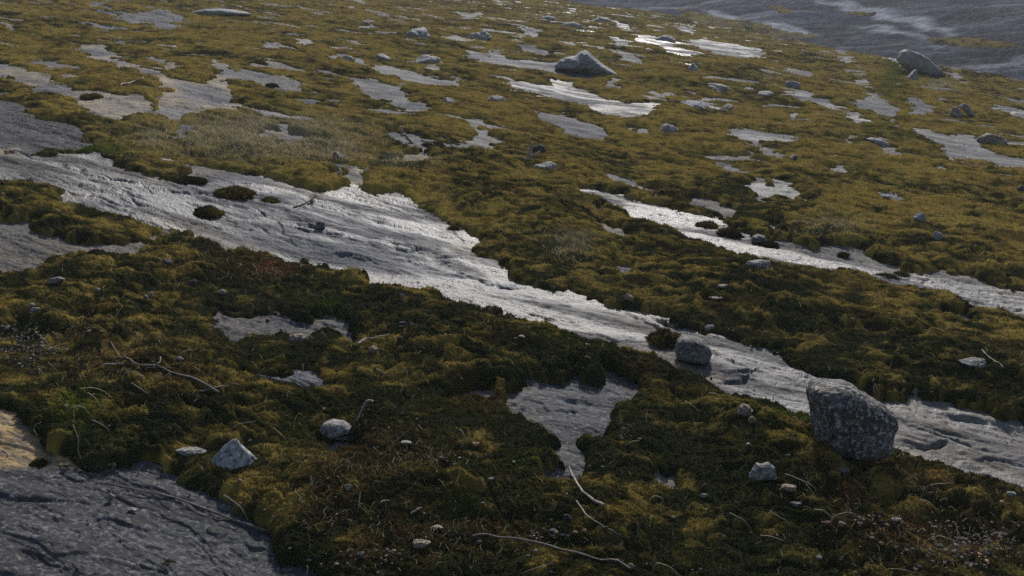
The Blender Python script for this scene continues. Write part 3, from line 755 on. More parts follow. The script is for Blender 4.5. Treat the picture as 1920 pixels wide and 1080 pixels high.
def pebble(name, px, py, w, h, tone, label, cat='stone', seed=0, flat=.8, sink=.3, amt=.10, group=None, sub=None, ang=0., tilt=0.):
    """a free shaped stone: px, py = middle of its lower edge in the photograph, w, h = its size there"""
    P = unproject([px], [py], top)[0]; m = depth_scale(P)
    r = math.hypot(P[0], P[1]); al = math.atan2(CAM[2]-P[2], r)
    W_ = w*m; Dp = W_*flat; H = max(.3*W_, (h*m-.45*Dp*math.sin(al))/math.cos(al))
    if h < w*.5: H = max(.16*W_, (h*m-.35*Dp*math.sin(al))/math.cos(al))
    n, f = ico(sub or (5 if w > 30 else 4 if w > 12 else 3))
    g = np.random.default_rng(seed*13+int(px))
    pl = g.normal(0, 1, (16, 3)); pl /= np.linalg.norm(pl, axis=1)[:, None]; dd = g.uniform(.72, 1.0, 16)
    q = np.maximum(n@pl.T, 1e-6)/dd[None]
    rad = 1/np.maximum((q**14).sum(1)**(1/14.), .8)
    v = n*rad[:, None]
    v = v/np.array([np.ptp(v[:, 0])/2, np.ptp(v[:, 1])/2, np.ptp(v[:, 2])/2])
    v *= rough(v, 1.0, seed+int(px) % 50, amt)[:, None]
    Ht = H/(1-sink)
    v = v*np.array([W_/2, Dp/2, Ht/2])
    ca, sa = math.cos(ang), math.sin(ang); v = np.stack([v[:, 0]*ca-v[:, 1]*sa, v[:, 0]*sa+v[:, 1]*ca, v[:, 2]], 1)
    ct, st = math.cos(tilt), math.sin(tilt); v = np.stack([v[:, 0]*ct-v[:, 2]*st, v[:, 1], v[:, 0]*st+v[:, 2]*ct], 1)
    y = P[1]+Dp*.42; x = P[0]*(y/P[1]); z = P[2]+.0+(base(x, y)-base(P[0], P[1]))*.6+Ht*(.5-sink)
    return place(name, mesh_np(name, v, f, STONE[tone]), (x, y, float(z)), label, cat, group)

def spline(p, n):
    p = np.asarray(p, float)
    if len(p) == 2: p = np.array([p[0], (p[0]+p[1])/2, p[1]])
    e = np.vstack([2*p[0]-p[1], p, 2*p[-1]-p[-2]]); out = []
    for k in range(len(p)-1):
        a, b, c, d = e[k:k+4]
        for t in np.linspace(0, 1, n, endpoint=False):
            out.append(.5*(2*b+(c-a)*t+(2*a-5*b+4*c-d)*t*t+(3*b-a-3*c+d)*t**3))
    out.append(p[-1]); return np.array(out)
def tube_arrays(P, rad, k=7):
    T = np.gradient(P, axis=0); T /= np.linalg.norm(T, axis=1)[:, None]+1e-12
    up = np.array([.13, .21, 1.0]); A = np.cross(T, up); A /= np.linalg.norm(A, axis=1)[:, None]+1e-12; B = np.cross(T, A)
    an = np.linspace(0, 2*math.pi, k, endpoint=False)
    V = P[:, None]+(A[:, None]*np.cos(an)[None, :, None]+B[:, None]*np.sin(an)[None, :, None])*rad[:, None, None]
    n = len(P); V = V.reshape(-1, 3); i = np.arange(n*k).reshape(n, k)
    j = np.roll(i, -1, 1)
    F1 = np.stack([i[:-1], j[:-1], j[1:]], -1).reshape(-1, 3); F2 = np.stack([i[:-1], j[1:], i[1:]], -1).reshape(-1, 3)
    c0, c1 = len(V), len(V)+1; V = np.vstack([V, P[0], P[-1]])
    F3 = np.stack([np.full(k, c0), j[0], i[0]], -1); F4 = np.stack([np.full(k, c1), i[-1], j[-1]], -1)
    return V, np.vstack([F1, F2, F3, F4])
def path_points(pts, mode, rad_m):
    pts = np.array(pts, float)
    if mode == 'lie':
        Q = unproject(pts[:, 0], pts[:, 1], top); P = spline(Q, 10)
        tz = top(P[:, 0], P[:, 1]); P[:, 2] = np.maximum(P[:, 2], tz-.3*rad_m)+rad_m*.8
        # wood bridges the hollows instead of following them
        k = np.ones(7)/7; pad = np.pad(P[:, 2], 3, mode='edge'); P[:, 2] = np.maximum(np.convolve(pad, k, 'valid'), P[:, 2]-.004)
        return P
    b = np.argmax(pts[:, 1]); G = unproject([pts[b, 0]], [pts[b, 1]], top)[0]
    d = cam_ray(pts[:, 0], pts[:, 1]); t = (G[1]-CAM[1])/d[:, 1]
    P = CAM+d*t[:, None]
    P[b, 2] -= .006
    return spline(P, 9)
def wood(name, pts, wpx, label, cat, mat, mode='lie', taper=(1., .6), forks=(), knob=.12, seed=1, group=None):
    """a stick with its forks as one mesh; wpx = thickness in photograph pixels"""
    m = depth_scale(unproject([np.mean([p[0] for p in pts])], [np.mean([p[1] for p in pts])], top_fast)[0])
    rad = wpx*m/2*.74; VV = []; FF = []; off = 0; first = None
    for q, (pp, sc) in enumerate([(pts, 1.0)]+[(f, .6) for f in forks]):
        P = path_points(pp, mode, rad)
        if q == 0: P0 = P
        else:                                   # a fork grows out of the nearest point of the main stem
            e = np.linalg.norm(P[:, None]-P0[None], axis=2); a, b = np.unravel_index(e.argmin(), e.shape)
            P = P+(P0[b]-P[a])[None]
        g = np.random.default_rng(seed*31+q)
        u = np.linspace(0, 1, len(P)); rr = rad*sc*(taper[0]+(taper[1]-taper[0])*u)*(1+knob*perlin(u*9+q*5+seed, u*0+.3, seed))
        P = P+np.stack([perlin(u*7+seed, u*0+k+.5, 5+k) for k in range(3)], 1)*rad*.8
        V, Fc = tube_arrays(P, rr); VV.append(V); FF.append(Fc+off); off += len(V)
        if first is None: first = P.mean(0)
    V = np.vstack(VV)-first
    return place(name, mesh_np(name, V, np.vstack(FF), mat), first, label, cat, group)

# ------------------------------------------------------------------ boulders and stones
outline_stone('boulder', [(1517,744),(1523,728),(1545,724),(1583,724),(1603,732),(1622,748),(1650,763),(1669,776),(1674,793),(1671,815),(1670,846),(1642,860),(1597,859),(1549,843),(1529,818),(1525,793),(1519,765)],
  'big speckled lichen crusted boulder on the mossy edge of the wet rock stream', 'boulder', STONE['lichen'], depth=.75, amt=.05, sink=.03, seed=4, lean=.10, box=.42)
outline_stone('boulder', [(1266,656),(1270,640),(1279,633),(1300,633),(1317,639),(1329,650),(1334,662),(1329,675),(1318,681),(1300,680),(1283,676),(1269,671)],
  'loaf shaped grey boulder sitting in the wet rock stream beside a moss cushion', 'boulder', STONE['grey'], depth=.8, amt=.04, sink=.06, seed=9, lean=.1, on_rock=True, box=.4)
hull_stone('stone', 438, 873, 92, 41, [(-.5,-.05,0),(-.25,-.4,0),(.1,-.5,0),(.42,-.32,0),(.53,.05,.02),(.25,.42,0),(-.3,.4,0),(.02,.02,1.0),(.09,.06,.97),(-.16,.0,.72),(.25,-.12,.60),(-.02,-.24,.55),(.36,-.1,.38),(-.33,-.1,.33),(.0,.3,.5)],
  'white pyramid shaped stone standing on dark moss near the bottom left slab', 'stone', STONE['chalk'], seed=3)
outline_stone('stone', [(600,804),(606,794),(622,788),(645,791),(659,800),(656,809),(640,816),(622,821),(606,819)],
  'flat topped light grey stone with dark front by a leaning stick', 'stone', STONE['pale'], depth=.7, amt=.04, sink=.1, seed=5)
outline_stone('stone', [(1404,893),(1410,880),(1418,867),(1428,869),(1440,866),(1452,874),(1454,888),(1457,897),(1440,897),(1420,899)],
  'ragged pale stone jutting from the moss below left of the big boulder', 'stone', STONE['pale'], depth=.5, amt=.09, sink=.1, seed=6)
outline_stone('stone', [(1380,774),(1388,762),(1394,757),(1404,761),(1411,769),(1408,777),(1395,780)],
  'knobbly tan stone, the larger of a pair under the wet rock stream', 'stone', STONE['tan'], depth=.8, amt=.08, sink=.1, seed=7)
outline_stone('stone', [(1403,789),(1407,781),(1412,780),(1418,787),(1416,793),(1406,794)],
  'little tan stone just below the knobbly one under the wet rock stream', 'stone', STONE['tan'], depth=.8, amt=.08, sink=.1, seed=8)
outline_stone('lichen_lump', [(542,636),(543,628),(552,626),(566,626),(576,630),(577,637),(565,642),(548,642)],
  'cream coloured crusty lump on moss below the small grey rock patch', 'lichen', STONE['tan'], depth=.7, amt=.12, sink=.15, seed=10)
outline_stone('rock_outcrop', [(1040,118),(1048,106),(1062,100),(1078,97),(1088,89),(1098,87),(1106,92),(1114,100),(1130,112),(1150,124),(1166,133),(1140,138),(1100,132),(1060,125)],
  'grey peaked rock outcrop rising out of the golden moss', 'outcrop', STONE['outcrop'], depth=.8, amt=.07, sink=.15, seed=11, box=.9)
outline_stone('boulder', [(1683,104),(1688,92),(1697,87),(1712,91),(1732,100),(1748,113),(1768,128),(1773,134),(1750,138),(1726,136),(1705,125),(1690,113)],
  'large sloping boulder on the crest with bright green growth at its foot', 'boulder', STONE['outcrop'], depth=.7, amt=.05, sink=.12, seed=12)
outline_stone('rock_outcrop', [(352,22),(368,16),(390,12),(430,12),(455,16),(472,21),(450,25),(400,26)],
  'low grey dome of rock in the upper left moss', 'outcrop', STONE['outcrop'], depth=.8, amt=.05, sink=.3, seed=13)
outline_stone('rock_outcrop', [(1003,33),(1015,22),(1028,19),(1040,22),(1048,31),(1040,37),(1015,37)],
  'rounded pale grey rock, the left one of two side by side near the crest', 'outcrop', STONE['outcrop'], depth=.8, amt=.06, sink=.42, seed=14)
outline_stone('rock_outcrop', [(1046,42),(1058,33),(1075,31),(1090,36),(1095,44),(1080,49),(1055,48)],
  'rounded pale grey rock, the right one of two side by side near the crest', 'outcrop', STONE['outcrop'], depth=.8, amt=.06, sink=.42, seed=15)
outline_stone('rock_outcrop', [(1098,31),(1112,26),(1123,19),(1140,22),(1155,31),(1160,37),(1135,40),(1110,38)],
  'grey rock with a dark foot right of the paired rocks near the crest', 'outcrop', STONE['outcrop'], depth=.8, amt=.06, sink=.42, seed=16)
outline_stone('rock_outcrop', [(1625,245),(1635,242),(1652,245),(1668,253),(1683,265),(1684,271),(1668,268),(1645,266),(1640,258)],
  'domed grey rock in the moss left of the right edge rock streak', 'outcrop', STONE['outcrop'], depth=.7, amt=.06, sink=.42, seed=17)
outline_stone('rock_slab', [(1780,212),(1786,199),(1793,199),(1802,209),(1808,219),(1795,221)],
  'tilted grey slab stuck in dark moss, the left one of a pair', 'stone', STONE['outcrop'], depth=.5, amt=.05, sink=.1, seed=18)
outline_stone('rock_slab', [(1798,197),(1806,192),(1814,196),(1826,212),(1829,219),(1816,213)],
  'tilted grey slab stuck in dark moss, the right one of a pair', 'stone', STONE['outcrop'], depth=.5, amt=.05, sink=.1, seed=19)
outline_stone('rock_block', [(592,427),(593,417),(600,414),(608,416),(611,424),(607,430),(596,430)],
  'squat dark stone with pale top alone on the bare rock', 'stone', STONE['grey'], depth=.9, amt=.06, sink=.06, seed=20, on_rock=True)
outline_stone('stone', [(1408,452),(1412,444),(1422,440),(1433,443),(1438,451),(1430,456),(1414,456)],
  'rounded grey stone on the right wet streak with moss at its side', 'stone', STONE['grey'], depth=.9, amt=.05, sink=.08, seed=21, on_rock=True)

PEB = [
 (314, 498, 18, 14, 'dark', 'blue grey round stone beside bent straws in the moss'),
 (361, 535, 17, 10, 'dark', 'dark rounded stone in the moss under the blue grey one'),
 (107, 530, 28, 10, 'grey', 'flat grey stone among moss cushions below the left rock patch'),
 (66, 585, 17, 8, 'pale', 'pale flat pebble near the left edge over the gravel'),
 (60, 576, 11, 8, 'pale', 'pale pebble right above the flat one by the left edge'),
 (418, 553, 15, 10, 'pale', 'white knobbly pebble in moss left of the small rock patch'),
 (283, 557, 10, 9, 'pale', 'white pebble, right one of a touching pair'),
 (273, 559, 9, 6, 'pale', 'white pebble, left one of a touching pair'),
 (183, 546, 10, 6, 'pale', 'small white pebble in moss right of the flat grey stone'),
 (337, 679, 16, 11, 'grey', 'round grey stone above the long curved branch'),
 (699, 661, 17, 13, 'tan', 'fuzzy tan stone beneath the forked stick'),
 (754, 558, 8, 7, 'pale', 'bright white pebble on the moss bank above the wet stream'),
 (1178, 563, 20, 12, 'tan', 'tan stone on the moss bank right of the wet stream'),
 (979, 634, 12, 5, 'pale', 'small pale stone on the moss between the streams'),
 (1424, 504, 42, 14, 'pale', 'pale broad stone in the moss below the right wet streak'),
 (1343, 562, 28, 6, 'tan', 'flat tan stone bedded in the moss slope'),
 (1355, 540, 20, 6, 'tan', 'small tan slab bedded in the moss higher up the slope'),
 (652, 920, 14, 11, 'tan', 'cream rounded pebble in the dark moss of the foreground'),
 (450, 904, 8, 6, 'pale', 'tiny white pebble below the white pyramid stone'),
 (1064, 976, 15, 12, 'dark', 'blue grey cube like stone under the curved pale stick'),
 (1182, 1066, 13, 10, 'tan', 'cream pebble at the end of the long low branch'),
 (787, 1029, 34, 14, 'tan', 'crumbly tan clod in the foreground moss'),
 (820, 994, 22, 8, 'tan', 'flat tan clod above the crumbly one'),
 (357, 856, 52, 12, 'pale', 'flat pale slab half buried beside the white pyramid stone'),
 (1582, 888, 20, 9, 'grey', 'grey angled stone in moss below the big boulder'),
 (1476, 922, 30, 10, 'tan', 'flat tan stone below the ragged pale stone'),
 (1493, 952, 20, 10, 'grey', 'dull grey stone in the moss below the flat tan one'),
 (1321, 934, 14, 7, 'pale', 'small pale stone on moss left of the ragged pale stone'),
 (1403, 836, 10, 6, 'pale', 'small pale pebble on moss below the tan pair'),
 (1680, 978, 19, 6, 'pale', 'flat pale stone beside gravel in the right foreground'),
 (1577, 988, 18, 10, 'pink', 'reddish stone under an arched straw in the right foreground'),
 (1552, 984, 14, 8, 'pink', 'orange pink stone left of the reddish one'),
 (1806, 1016, 16, 8, 'tan', 'tan stone in the gravel at the lower right'),
 (1534, 1049, 17, 6, 'grey', 'thin grey stone in the lowest moss'),
 (1895, 930, 18, 7, 'pale', 'pale stone at the moss edge by the right border'),
 (214, 875, 10, 8, 'tan', 'small tan stone on the moss edge of the bottom left slab'),
 (248, 960, 16, 8, 'pale', 'chalky white chip lying on the bottom left slab'),
 (208, 938, 14, 14, 'pale', 'chalky white crumb pile by the long twig end'),
 (755, 609, 13, 7, 'dark', 'dark grey ball, upper left of a cluster of three'),
 (752, 617, 11, 7, 'dark', 'dark grey ball, lowest of a cluster of three'),
 (767, 611, 13, 8, 'dark', 'dark grey ball, right one of a cluster of three'),
 (1853, 896, 10, 7, 'dark', 'dark pebble alone on the lower right bare rock'),
 (1825, 686, 54, 12, 'grey', 'long flat grey stone in moss near the right border'),
 (640, 826, 40, 8, 'pale', 'broken pale flake under the flat topped grey stone'),
 (760, 834, 20, 6, 'pale', 'pale chip right of the broken flake'),
 (786, 66, 46, 17, 'outcrop', 'wide grey stone in the upper moss'),
 (897, 69, 38, 14, 'outcrop', 'wedge shaped dark grey stone right of the wide one'),
 (797, 115, 60, 19, 'outcrop', 'long sloping grey stone in the golden moss'),
 (721, 108, 24, 12, 'outcrop', 'squarish grey stone in the golden moss'),
 (648, 110, 24, 13, 'outcrop', 'stone with a light top left of the squarish one'),
 (842, 190, 20, 12, 'outcrop', 'pointed bluish stone in the moss'),
 (929, 187, 28, 12, 'outcrop', 'small sloping stone right of the pointed bluish one'),
 (1256, 243, 32, 15, 'outcrop', 'grey stone with a flat side right of the bluish streak'),
 (1028, 316, 62, 13, 'pale', 'long pale flat stone under the white driftwood'),
 (1248, 75, 40, 12, 'outcrop', 'long stone above the wet ledge'),
 (1298, 128, 26, 20, 'outcrop', 'two step grey stone in the moss left of the crest'),
 (1343, 167, 50, 12, 'pale', 'long pale stone in the right upper moss'),
 (1432, 177, 28, 12, 'pale', 'short pale stone right of the long pale one'),
 (1487, 162, 26, 15, 'outcrop', 'grey stone over a small bare patch'),
 (1365, 203, 28, 14, 'tan', 'tan stone in the dark hollow of the right slope'),
 (1302, 198, 44, 14, 'outcrop', 'broad grey stone in the dark hollow'),
 (1710, 144, 18, 16, 'outcrop', 'bluish stone in front of the crest boulder'),
 (1858, 264, 42, 16, 'tan', 'light brown rounded stone above the right edge rock streak'),
 (1487, 296, 22, 12, 'dark', 'dark mossy looking stone right of the long pale one'),
 (1660, 372, 18, 7, 'outcrop', 'small grey stone above the right stream'),
 (1758, 450, 18, 16, 'outcrop', 'pointed grey stone over the right stream'),
 (1725, 415, 22, 14, 'outcrop', 'crumbled pale stone cluster piece in the right moss'),
 (1915, 358, 16, 10, 'dark', 'bluish dark stone at the right border'),
 (632, 292, 20, 16, 'grey', 'rough grey stone at the lower end of the straw coloured patch'),
 (667, 329, 46, 12, 'tan', 'tan rock at the top of the wet stream'),
 (1693, 720, 9, 7, 'tan', 'small tan stone in the moss above the wet stream'),
 (1715, 742, 16, 14, 'tan', 'tan rock wedge between moss lobes by the wet stream'),
 (1330, 621, 22, 12, 'pale', 'pale rock knob under the moss overhang at the wet stream'),
]
for k, (px, py, w, h, tone, lab) in enumerate(PEB):
    far = py < 330
    nm = 'embedded_stone' if far else ('pebble' if max(w, h) < 17 else 'stone')
    pebble(nm, px, py+(h*.2 if far else 0), w*(1.2 if far else 1.05), h*(.78 if far else 1.0), tone, lab, 'stone' if nm != 'pebble' else 'pebble', seed=k, flat=.75 if not far else 1.3, amt=.09 if not far else .10, sink=.3 if not far else .68, ang=((k*37) % 40-20)*.012,
           group='stones bedded in the upper moss' if far else 'stones lying on the lower moss', tilt=-.10 if far else 0)

# ------------------------------------------------------------------ wood
wood('fallen_branch', [(206,908),(250,919),(300,929),(345,940),(400,961),(450,981),(499,996)], 6, 'long thin grey stick lying across the bottom left slab', 'stick', WOOD_GREY, taper=(.6,1.1), seed=2)
wood('fallen_branch', [(1064,868),(1072,893),(1085,915),(1105,935),(1132,949)], 7, 'curved pale stick leaning from the narrow rock tail onto moss', 'stick', WOOD_PALE, taper=(.7,1.1), seed=3)
wood('fallen_branch', [(1081,942),(1100,966),(1130,987),(1165,1006)], 4, 'thin pale bent stick under the curved one', 'stick', WOOD_PALE, taper=(1,.6), seed=4)
wood('fallen_branch', [(884,1008),(930,1009),(975,1013),(1030,1026),(1090,1042),(1140,1056),(1184,1070)], 7, 'long brown grey branch at the bottom middle moss', 'branch', WOOD_GREY, taper=(.7,1.), seed=5)
wood('fallen_branch', [(207,640),(222,668),(245,680),(270,688),(310,699),(350,708),(385,722),(412,739)], 6, 'long curved grey branch with side twigs in the left moss', 'branch', WOOD_GREY, taper=(.5,1.2), seed=6,
     forks=[[(262,685),(285,688),(300,680),(302,672)],[(275,689),(300,690),(326,690)]])
wood('fallen_branch', [(193,687),(215,686),(232,684)], 5, 'short whitish stick end next to the long curved branch', 'stick', WOOD_PALE, taper=(1.2,.6), seed=7)
wood('fallen_branch', [(535,396),(552,390),(570,384),(583,376),(592,364)], 5, 'black curved twig lying on the bare rock', 'twig', WOOD_DARK, taper=(1.2,.6), seed=8)
wood('fallen_branch', [(668,786),(675,776),(682,763),(688,752),(700,753)], 6, 'pale bent stick leaning over the flat topped grey stone', 'stick', WOOD_PALE, taper=(.9,1.0), seed=9, mode='up')
wood('fallen_branch', [(671,647),(688,638),(705,634),(731,629)], 5, 'forked pale stick lying above the fuzzy tan stone', 'stick', WOOD_PALE, taper=(1,.6), seed=10, forks=[[(682,641),(686,634)]])
wood('fallen_branch', [(866,836),(870,827),(871,818),(864,806)], 5, 'small pale forked stick standing in the foreground moss', 'stick', WOOD_PALE, taper=(.8,.8), seed=11, mode='up', forks=[[(871,820),(873,808)]])
wood('driftwood', [(775,268),(764,258),(756,250),(752,238)], 9, 'whitish driftwood piece standing on a pale rock patch', 'driftwood', WOOD_PALE, taper=(1,.7), seed=12, mode='up')
wood('driftwood', [(988,298),(992,290),(996,278),(1000,270)], 10, 'whitish curved driftwood piece in front of the dark stump', 'driftwood', WOOD_PALE, taper=(1.1,.7), seed=13, mode='up', forks=[[(988,299),(1000,293),(1014,286)]])
outline_stone('tree_stump', [(999,284),(1003,274),(1012,270),(1020,274),(1024,281),(1015,286)], 'black charred stump behind the curved driftwood', 'stump', STONE['dark'], depth=.8, amt=.12, sink=.1, seed=31)
wood('twig', [(835,254),(844,270),(856,287)], 3, 'thin dark twig leaning over moss right of the pale rock patch', 'twig', WOOD_GREY, seed=14, mode='up')
wood('twig', [(1842,658),(1850,667),(1863,677),(1880,693)], 4, 'bent pale stick in the moss by the right border', 'stick', WOOD_PALE, seed=15, forks=[[(1836,671),(1845,679)]])
wood('twig', [(420,928),(440,942),(455,956),(464,972)], 4, 'bowed thin twig above the end of the long slab stick', 'twig', WOOD_PALE, seed=16, mode='up')
wood('twig', [(375,736),(400,730),(425,728),(448,722)], 5, 'dark side branch touching a small bare patch', 'twig', WOOD_GREY, seed=17)
wood('twig', [(0,812),(14,802),(30,796),(46,789)], 4, 'dark crooked twig on the yellow rock at the left edge', 'twig', WOOD_DARK, seed=18)
wood('twig', [(655,822),(663,808),(675,797)], 4, 'thin dark root by the side of the flat topped grey stone', 'root', WOOD_DARK, seed=19)
wood('twig', [(225,160),(240,157),(252,153),(265,149),(269,146)], 4, 'light grey branch with a raised end on the upper left moss', 'branch', WOOD_PALE, seed=20)
wood('twig', [(206,67),(214,73),(222,74),(227,70)], 3, 'pale twig on the far upper left moss', 'twig', WOOD_PALE, seed=21)
wood('twig', [(393,127),(395,133),(394,140)], 3, 'short upright stub at the corner of the pale rock', 'twig', WOOD_PALE, seed=22, mode='up')
wood('twig', [(584,914),(583,893),(590,915),(597,912)], 3, 'kinked white twig in the foreground moss above the slab stick', 'twig', WOOD_PALE, seed=24, mode='up', forks=[[(590,915),(588,922),(589,934)]])
wood('twig', [(664,907),(672,918),(675,924),(673,945),(671,962)], 3, 'jagged vertical twig in the foreground beside the cream pebble', 'twig', WOOD_GREY, seed=25)
wood('twig', [(770,964),(778,960),(791,953)], 5, 'short weathered stick on a reddish clump in the foreground', 'stick', WOOD_PALE, seed=26, forks=[[(778,960),(784,952)]])
wood('twig', [(714,943),(722,940),(730,939)], 4, 'short pale stick in the foreground above the reddish clump', 'stick', WOOD_PALE, seed=27)
wood('twig', [(1500,795),(1515,798),(1525,796)], 3, 'rust coloured stem at the foot of the big boulder', 'twig', wood_mat('rust_stem', (.25,.10,.04), (.14,.05,.02)), seed=28)
wood('twig', [(575,1081),(577,1062)], 5, 'stubby stick at the bottom edge near the slab corner', 'stick', WOOD_PALE, seed=29, mode='up')
wood('twig', [(790,264),(800,268),(815,272)], 4, 'dark piece of wood against the whitish driftwood on the rock patch', 'twig', WOOD_DARK, seed=30)

STEM = [ # points, mode, label
 ([(124,772),(135,764),(148,762),(160,767),(170,777)], 'arched straw over the dark moss mound beside the yellow rock'),
 ([(138,770),(139,790)], 'short upright straw on the dark moss mound'),
 ([(137,797),(143,812),(147,828),(147,845),(152,858)], 'long bent straw hanging down the dark moss mound'),
 ([(172,787),(185,793),(197,800),(207,809)], 'bowed straw right of the dark moss mound'),
 ([(62,806),(66,797),(77,792)], 'bent straw at the left foot of the moss mound'),
 ([(63,806),(70,817),(74,826)], 'straw drooping over the left foot of the moss mound'),
 ([(229,716),(232,702),(246,696),(262,701),(274,716)], 'round arched straw below the long curved branch'),
 ([(150,728),(175,727),(195,734),(211,744)], 'long arched straw on the brow of the left moss'),
 ([(164,736),(176,744),(190,761)], 'steep straw under the brow of the left moss'),
 ([(246,717),(262,728),(281,738)], 'straight straw slanting down under the round arched one'),
 ([(74,691),(79,700),(80,714)], 'upright straw at the left, right one of two'),
 ([(72,690),(76,706)], 'upright straw at the left, left one of two'),
 ([(90,679),(107,692)], 'white straight straw over the left moss'),
 ([(74,628),(84,637),(98,653)], 'straight straw lying over the gravel'),
 ([(31,636),(47,638),(64,637)], 'flat straw on the upper gravel'),
 ([(0,737),(15,729),(29,719)], 'straw reaching in from the left edge'),
 ([(335,662),(350,657),(369,656)], 'pale bowed stalk above the round grey stone'),
 ([(212,595),(219,589),(228,577),(225,570),(212,553)], 'curled straw loop in the middle left moss'),
 ([(231,617),(233,604),(240,600),(247,605),(247,613)], 'small straw loop right over the long curved branch'),
 ([(250,624),(258,623),(267,631)], 'short bowed straw beside the small straw loop'),
 ([(298,638),(303,646),(305,640),(300,632)], 'crinkled straw right of the small straw loop'),
 ([(601,625),(605,623),(610,630),(617,637)], 'white hooked straw right of the cream crusty lump'),
 ([(750,733),(762,710),(763,698),(757,690),(752,692)], 'tall hooked straw in the moss right of the leaning stick'),
 ([(705,691),(718,697),(730,702)], 'white straight stalk in moss under the forked stick'),
 ([(697,706),(696,694)], 'short upright stalk left of the white straight one'),
 ([(568,683),(568,700)], 'short upright stalk in the small dark bare patch'),
 ([(485,700),(491,694),(496,690)], 'small pale stalk by the left small bare patch'),
 ([(432,802),(445,796),(462,793),(481,789)], 'white bowed stalk lying left of the flat topped stone'),
 ([(550,808),(551,795),(555,783),(560,776),(566,777)], 'tall hooked straw left of the flat topped grey stone'),
 ([(512,802),(522,810),(532,820),(537,825)], 'pale straight stalk under the tall hooked straw'),
 ([(700,838),(712,851),(716,852),(730,838),(770,802)], 'V shaped pale straw right of the flat topped grey stone'),
 ([(625,890),(630,880),(643,871)], 'bowed white stalk above the cream pebble'),
 ([(552,921),(562,931),(573,943)], 'pale stalk left of the kinked white twig'),
 ([(561,930),(562,916)], 'short stalk crossing the pale one left of the kinked twig'),
 ([(748,862),(748,856),(742,850)], 'short hooked straw under the V shaped one'),
 ([(806,856),(808,848)], 'tiny upright straw right of the V shaped one'),
 ([(974,1073),(1000,1067),(1020,1061),(1037,1055)], 'pale straw lying at the bottom under the long low branch'),
 ([(1216,943),(1225,931),(1238,933),(1243,940),(1230,946),(1217,942)], 'ring shaped straw loop in the right foreground moss'),
 ([(1230,1055),(1255,1063),(1280,1080)], 'straw at the bottom edge right of the cream pebble'),
 ([(1195,1005),(1196,985),(1197,970)], 'thin upright straw right of the thin bent stick'),
 ([(1172,832),(1185,828),(1199,826)], 'pale stalk at the right side of the triangular patch'),
 ([(1368,962),(1385,970),(1400,980),(1412,999)], 'pale bowed straw in the right foreground moss'),
 ([(1443,957),(1460,968),(1475,977),(1483,985)], 'bowed straw left of the arched one with reddish stone'),
 ([(1472,888),(1500,899),(1525,912),(1531,920)], 'fine arched straw right of the ragged pale stone'),
 ([(1512,908),(1525,925),(1531,936)], 'white drooping straw under the fine arched one'),
 ([(1552,978),(1570,966),(1588,961),(1602,964),(1611,975)], 'arched straw over the reddish stone'),
 ([(1527,955),(1545,958),(1564,970)], 'straw coming down to the arched one by the reddish stone'),
 ([(1725,936),(1740,941),(1753,951),(1762,960)], 'bowed straw in the right foreground below the big boulder'),
 ([(1722,965),(1723,950)], 'short white upright stalk in the right foreground'),
 ([(1730,911),(1750,908),(1772,906),(1788,906)], 'pale thin stalk lying below the moss edge at the right'),
 ([(1757,1003),(1780,1010),(1800,1025),(1815,1041)], 'long bowed straw in the lower right gravel'),
 ([(1772,990),(1785,1012),(1793,1030),(1802,1042)], 'long steep straw crossing the bowed one in the lower right gravel'),
 ([(1843,996),(1857,1012),(1857,1035)], 'curved upright straw right in the lower gravel'),
 ([(1425,1003),(1450,1007),(1475,1013)], 'flat straw low in the right foreground moss'),
 ([(1670,1066),(1700,1070),(1740,1080)], 'straw lying at the bottom edge of the right foreground'),
 ([(1286,752),(1300,762),(1315,770)], 'thin straw on the moss left of the tan pair'),
 ([(1330,737),(1345,739),(1356,745)], 'thin pale straw left of the wet stream lip'),
 ([(1425,634),(1431,624),(1440,620)], 'thin hooked straw on the moss over the wet stream'),
 ([(1640,556),(1648,551),(1651,546)], 'small pale hooked stalk on the middle right moss'),
 ([(1560,478),(1562,447)], 'short stalk over the right wet streak') if False else None,
 ([(1638,735),(1641,720),(1650,742)], 'crossed straws behind the big boulder'),
 ([(113,103),(117,122)], 'upright straw on the upper left moss, taller one'),
 ([(37,277),(40,258)], 'upright straw before the dark left slab'),
 ([(74,281),(75,263)], 'second upright straw before the dark left slab'),
 ([(203,253),(207,238)], 'upright straw on the moss lobe right of the dark left slab'),
 ([(163,270),(152,253),(146,242)], 'slanting straw in front of the dark left slab'),
 ([(318,300),(317,283)], 'upright straw on the straw coloured patch'),
 ([(84,325),(78,305)], 'slanting straw on the bare rock near the left edge'),
 ([(195,388),(186,378)], 'slanting straw at the lower lip of the bare rock'),
 ([(310,480),(311,463)], 'upright straw above the blue grey round stone'),
 ([(288,496),(300,492),(303,485)], 'bent straw touching the blue grey round stone'),
 ([(173,507),(178,499),(186,495)], 'small curved straw left of the blue grey round stone'),
 ([(108,499),(107,490)], 'upright straw on the moss tuft of the left rock'),
]
for k, e in enumerate(STEM):
    if not e: continue
    pts, lab = e
    wood('dry_grass_stem', pts, 2.3 if min(p[1] for p in pts) > 400 else 1.8, lab, 'grass stem', STRAWM if k % 3 else WOOD_PALE, mode='up', taper=(1.,.55), seed=k+40, group='dry grass stems on the moss', knob=.05)

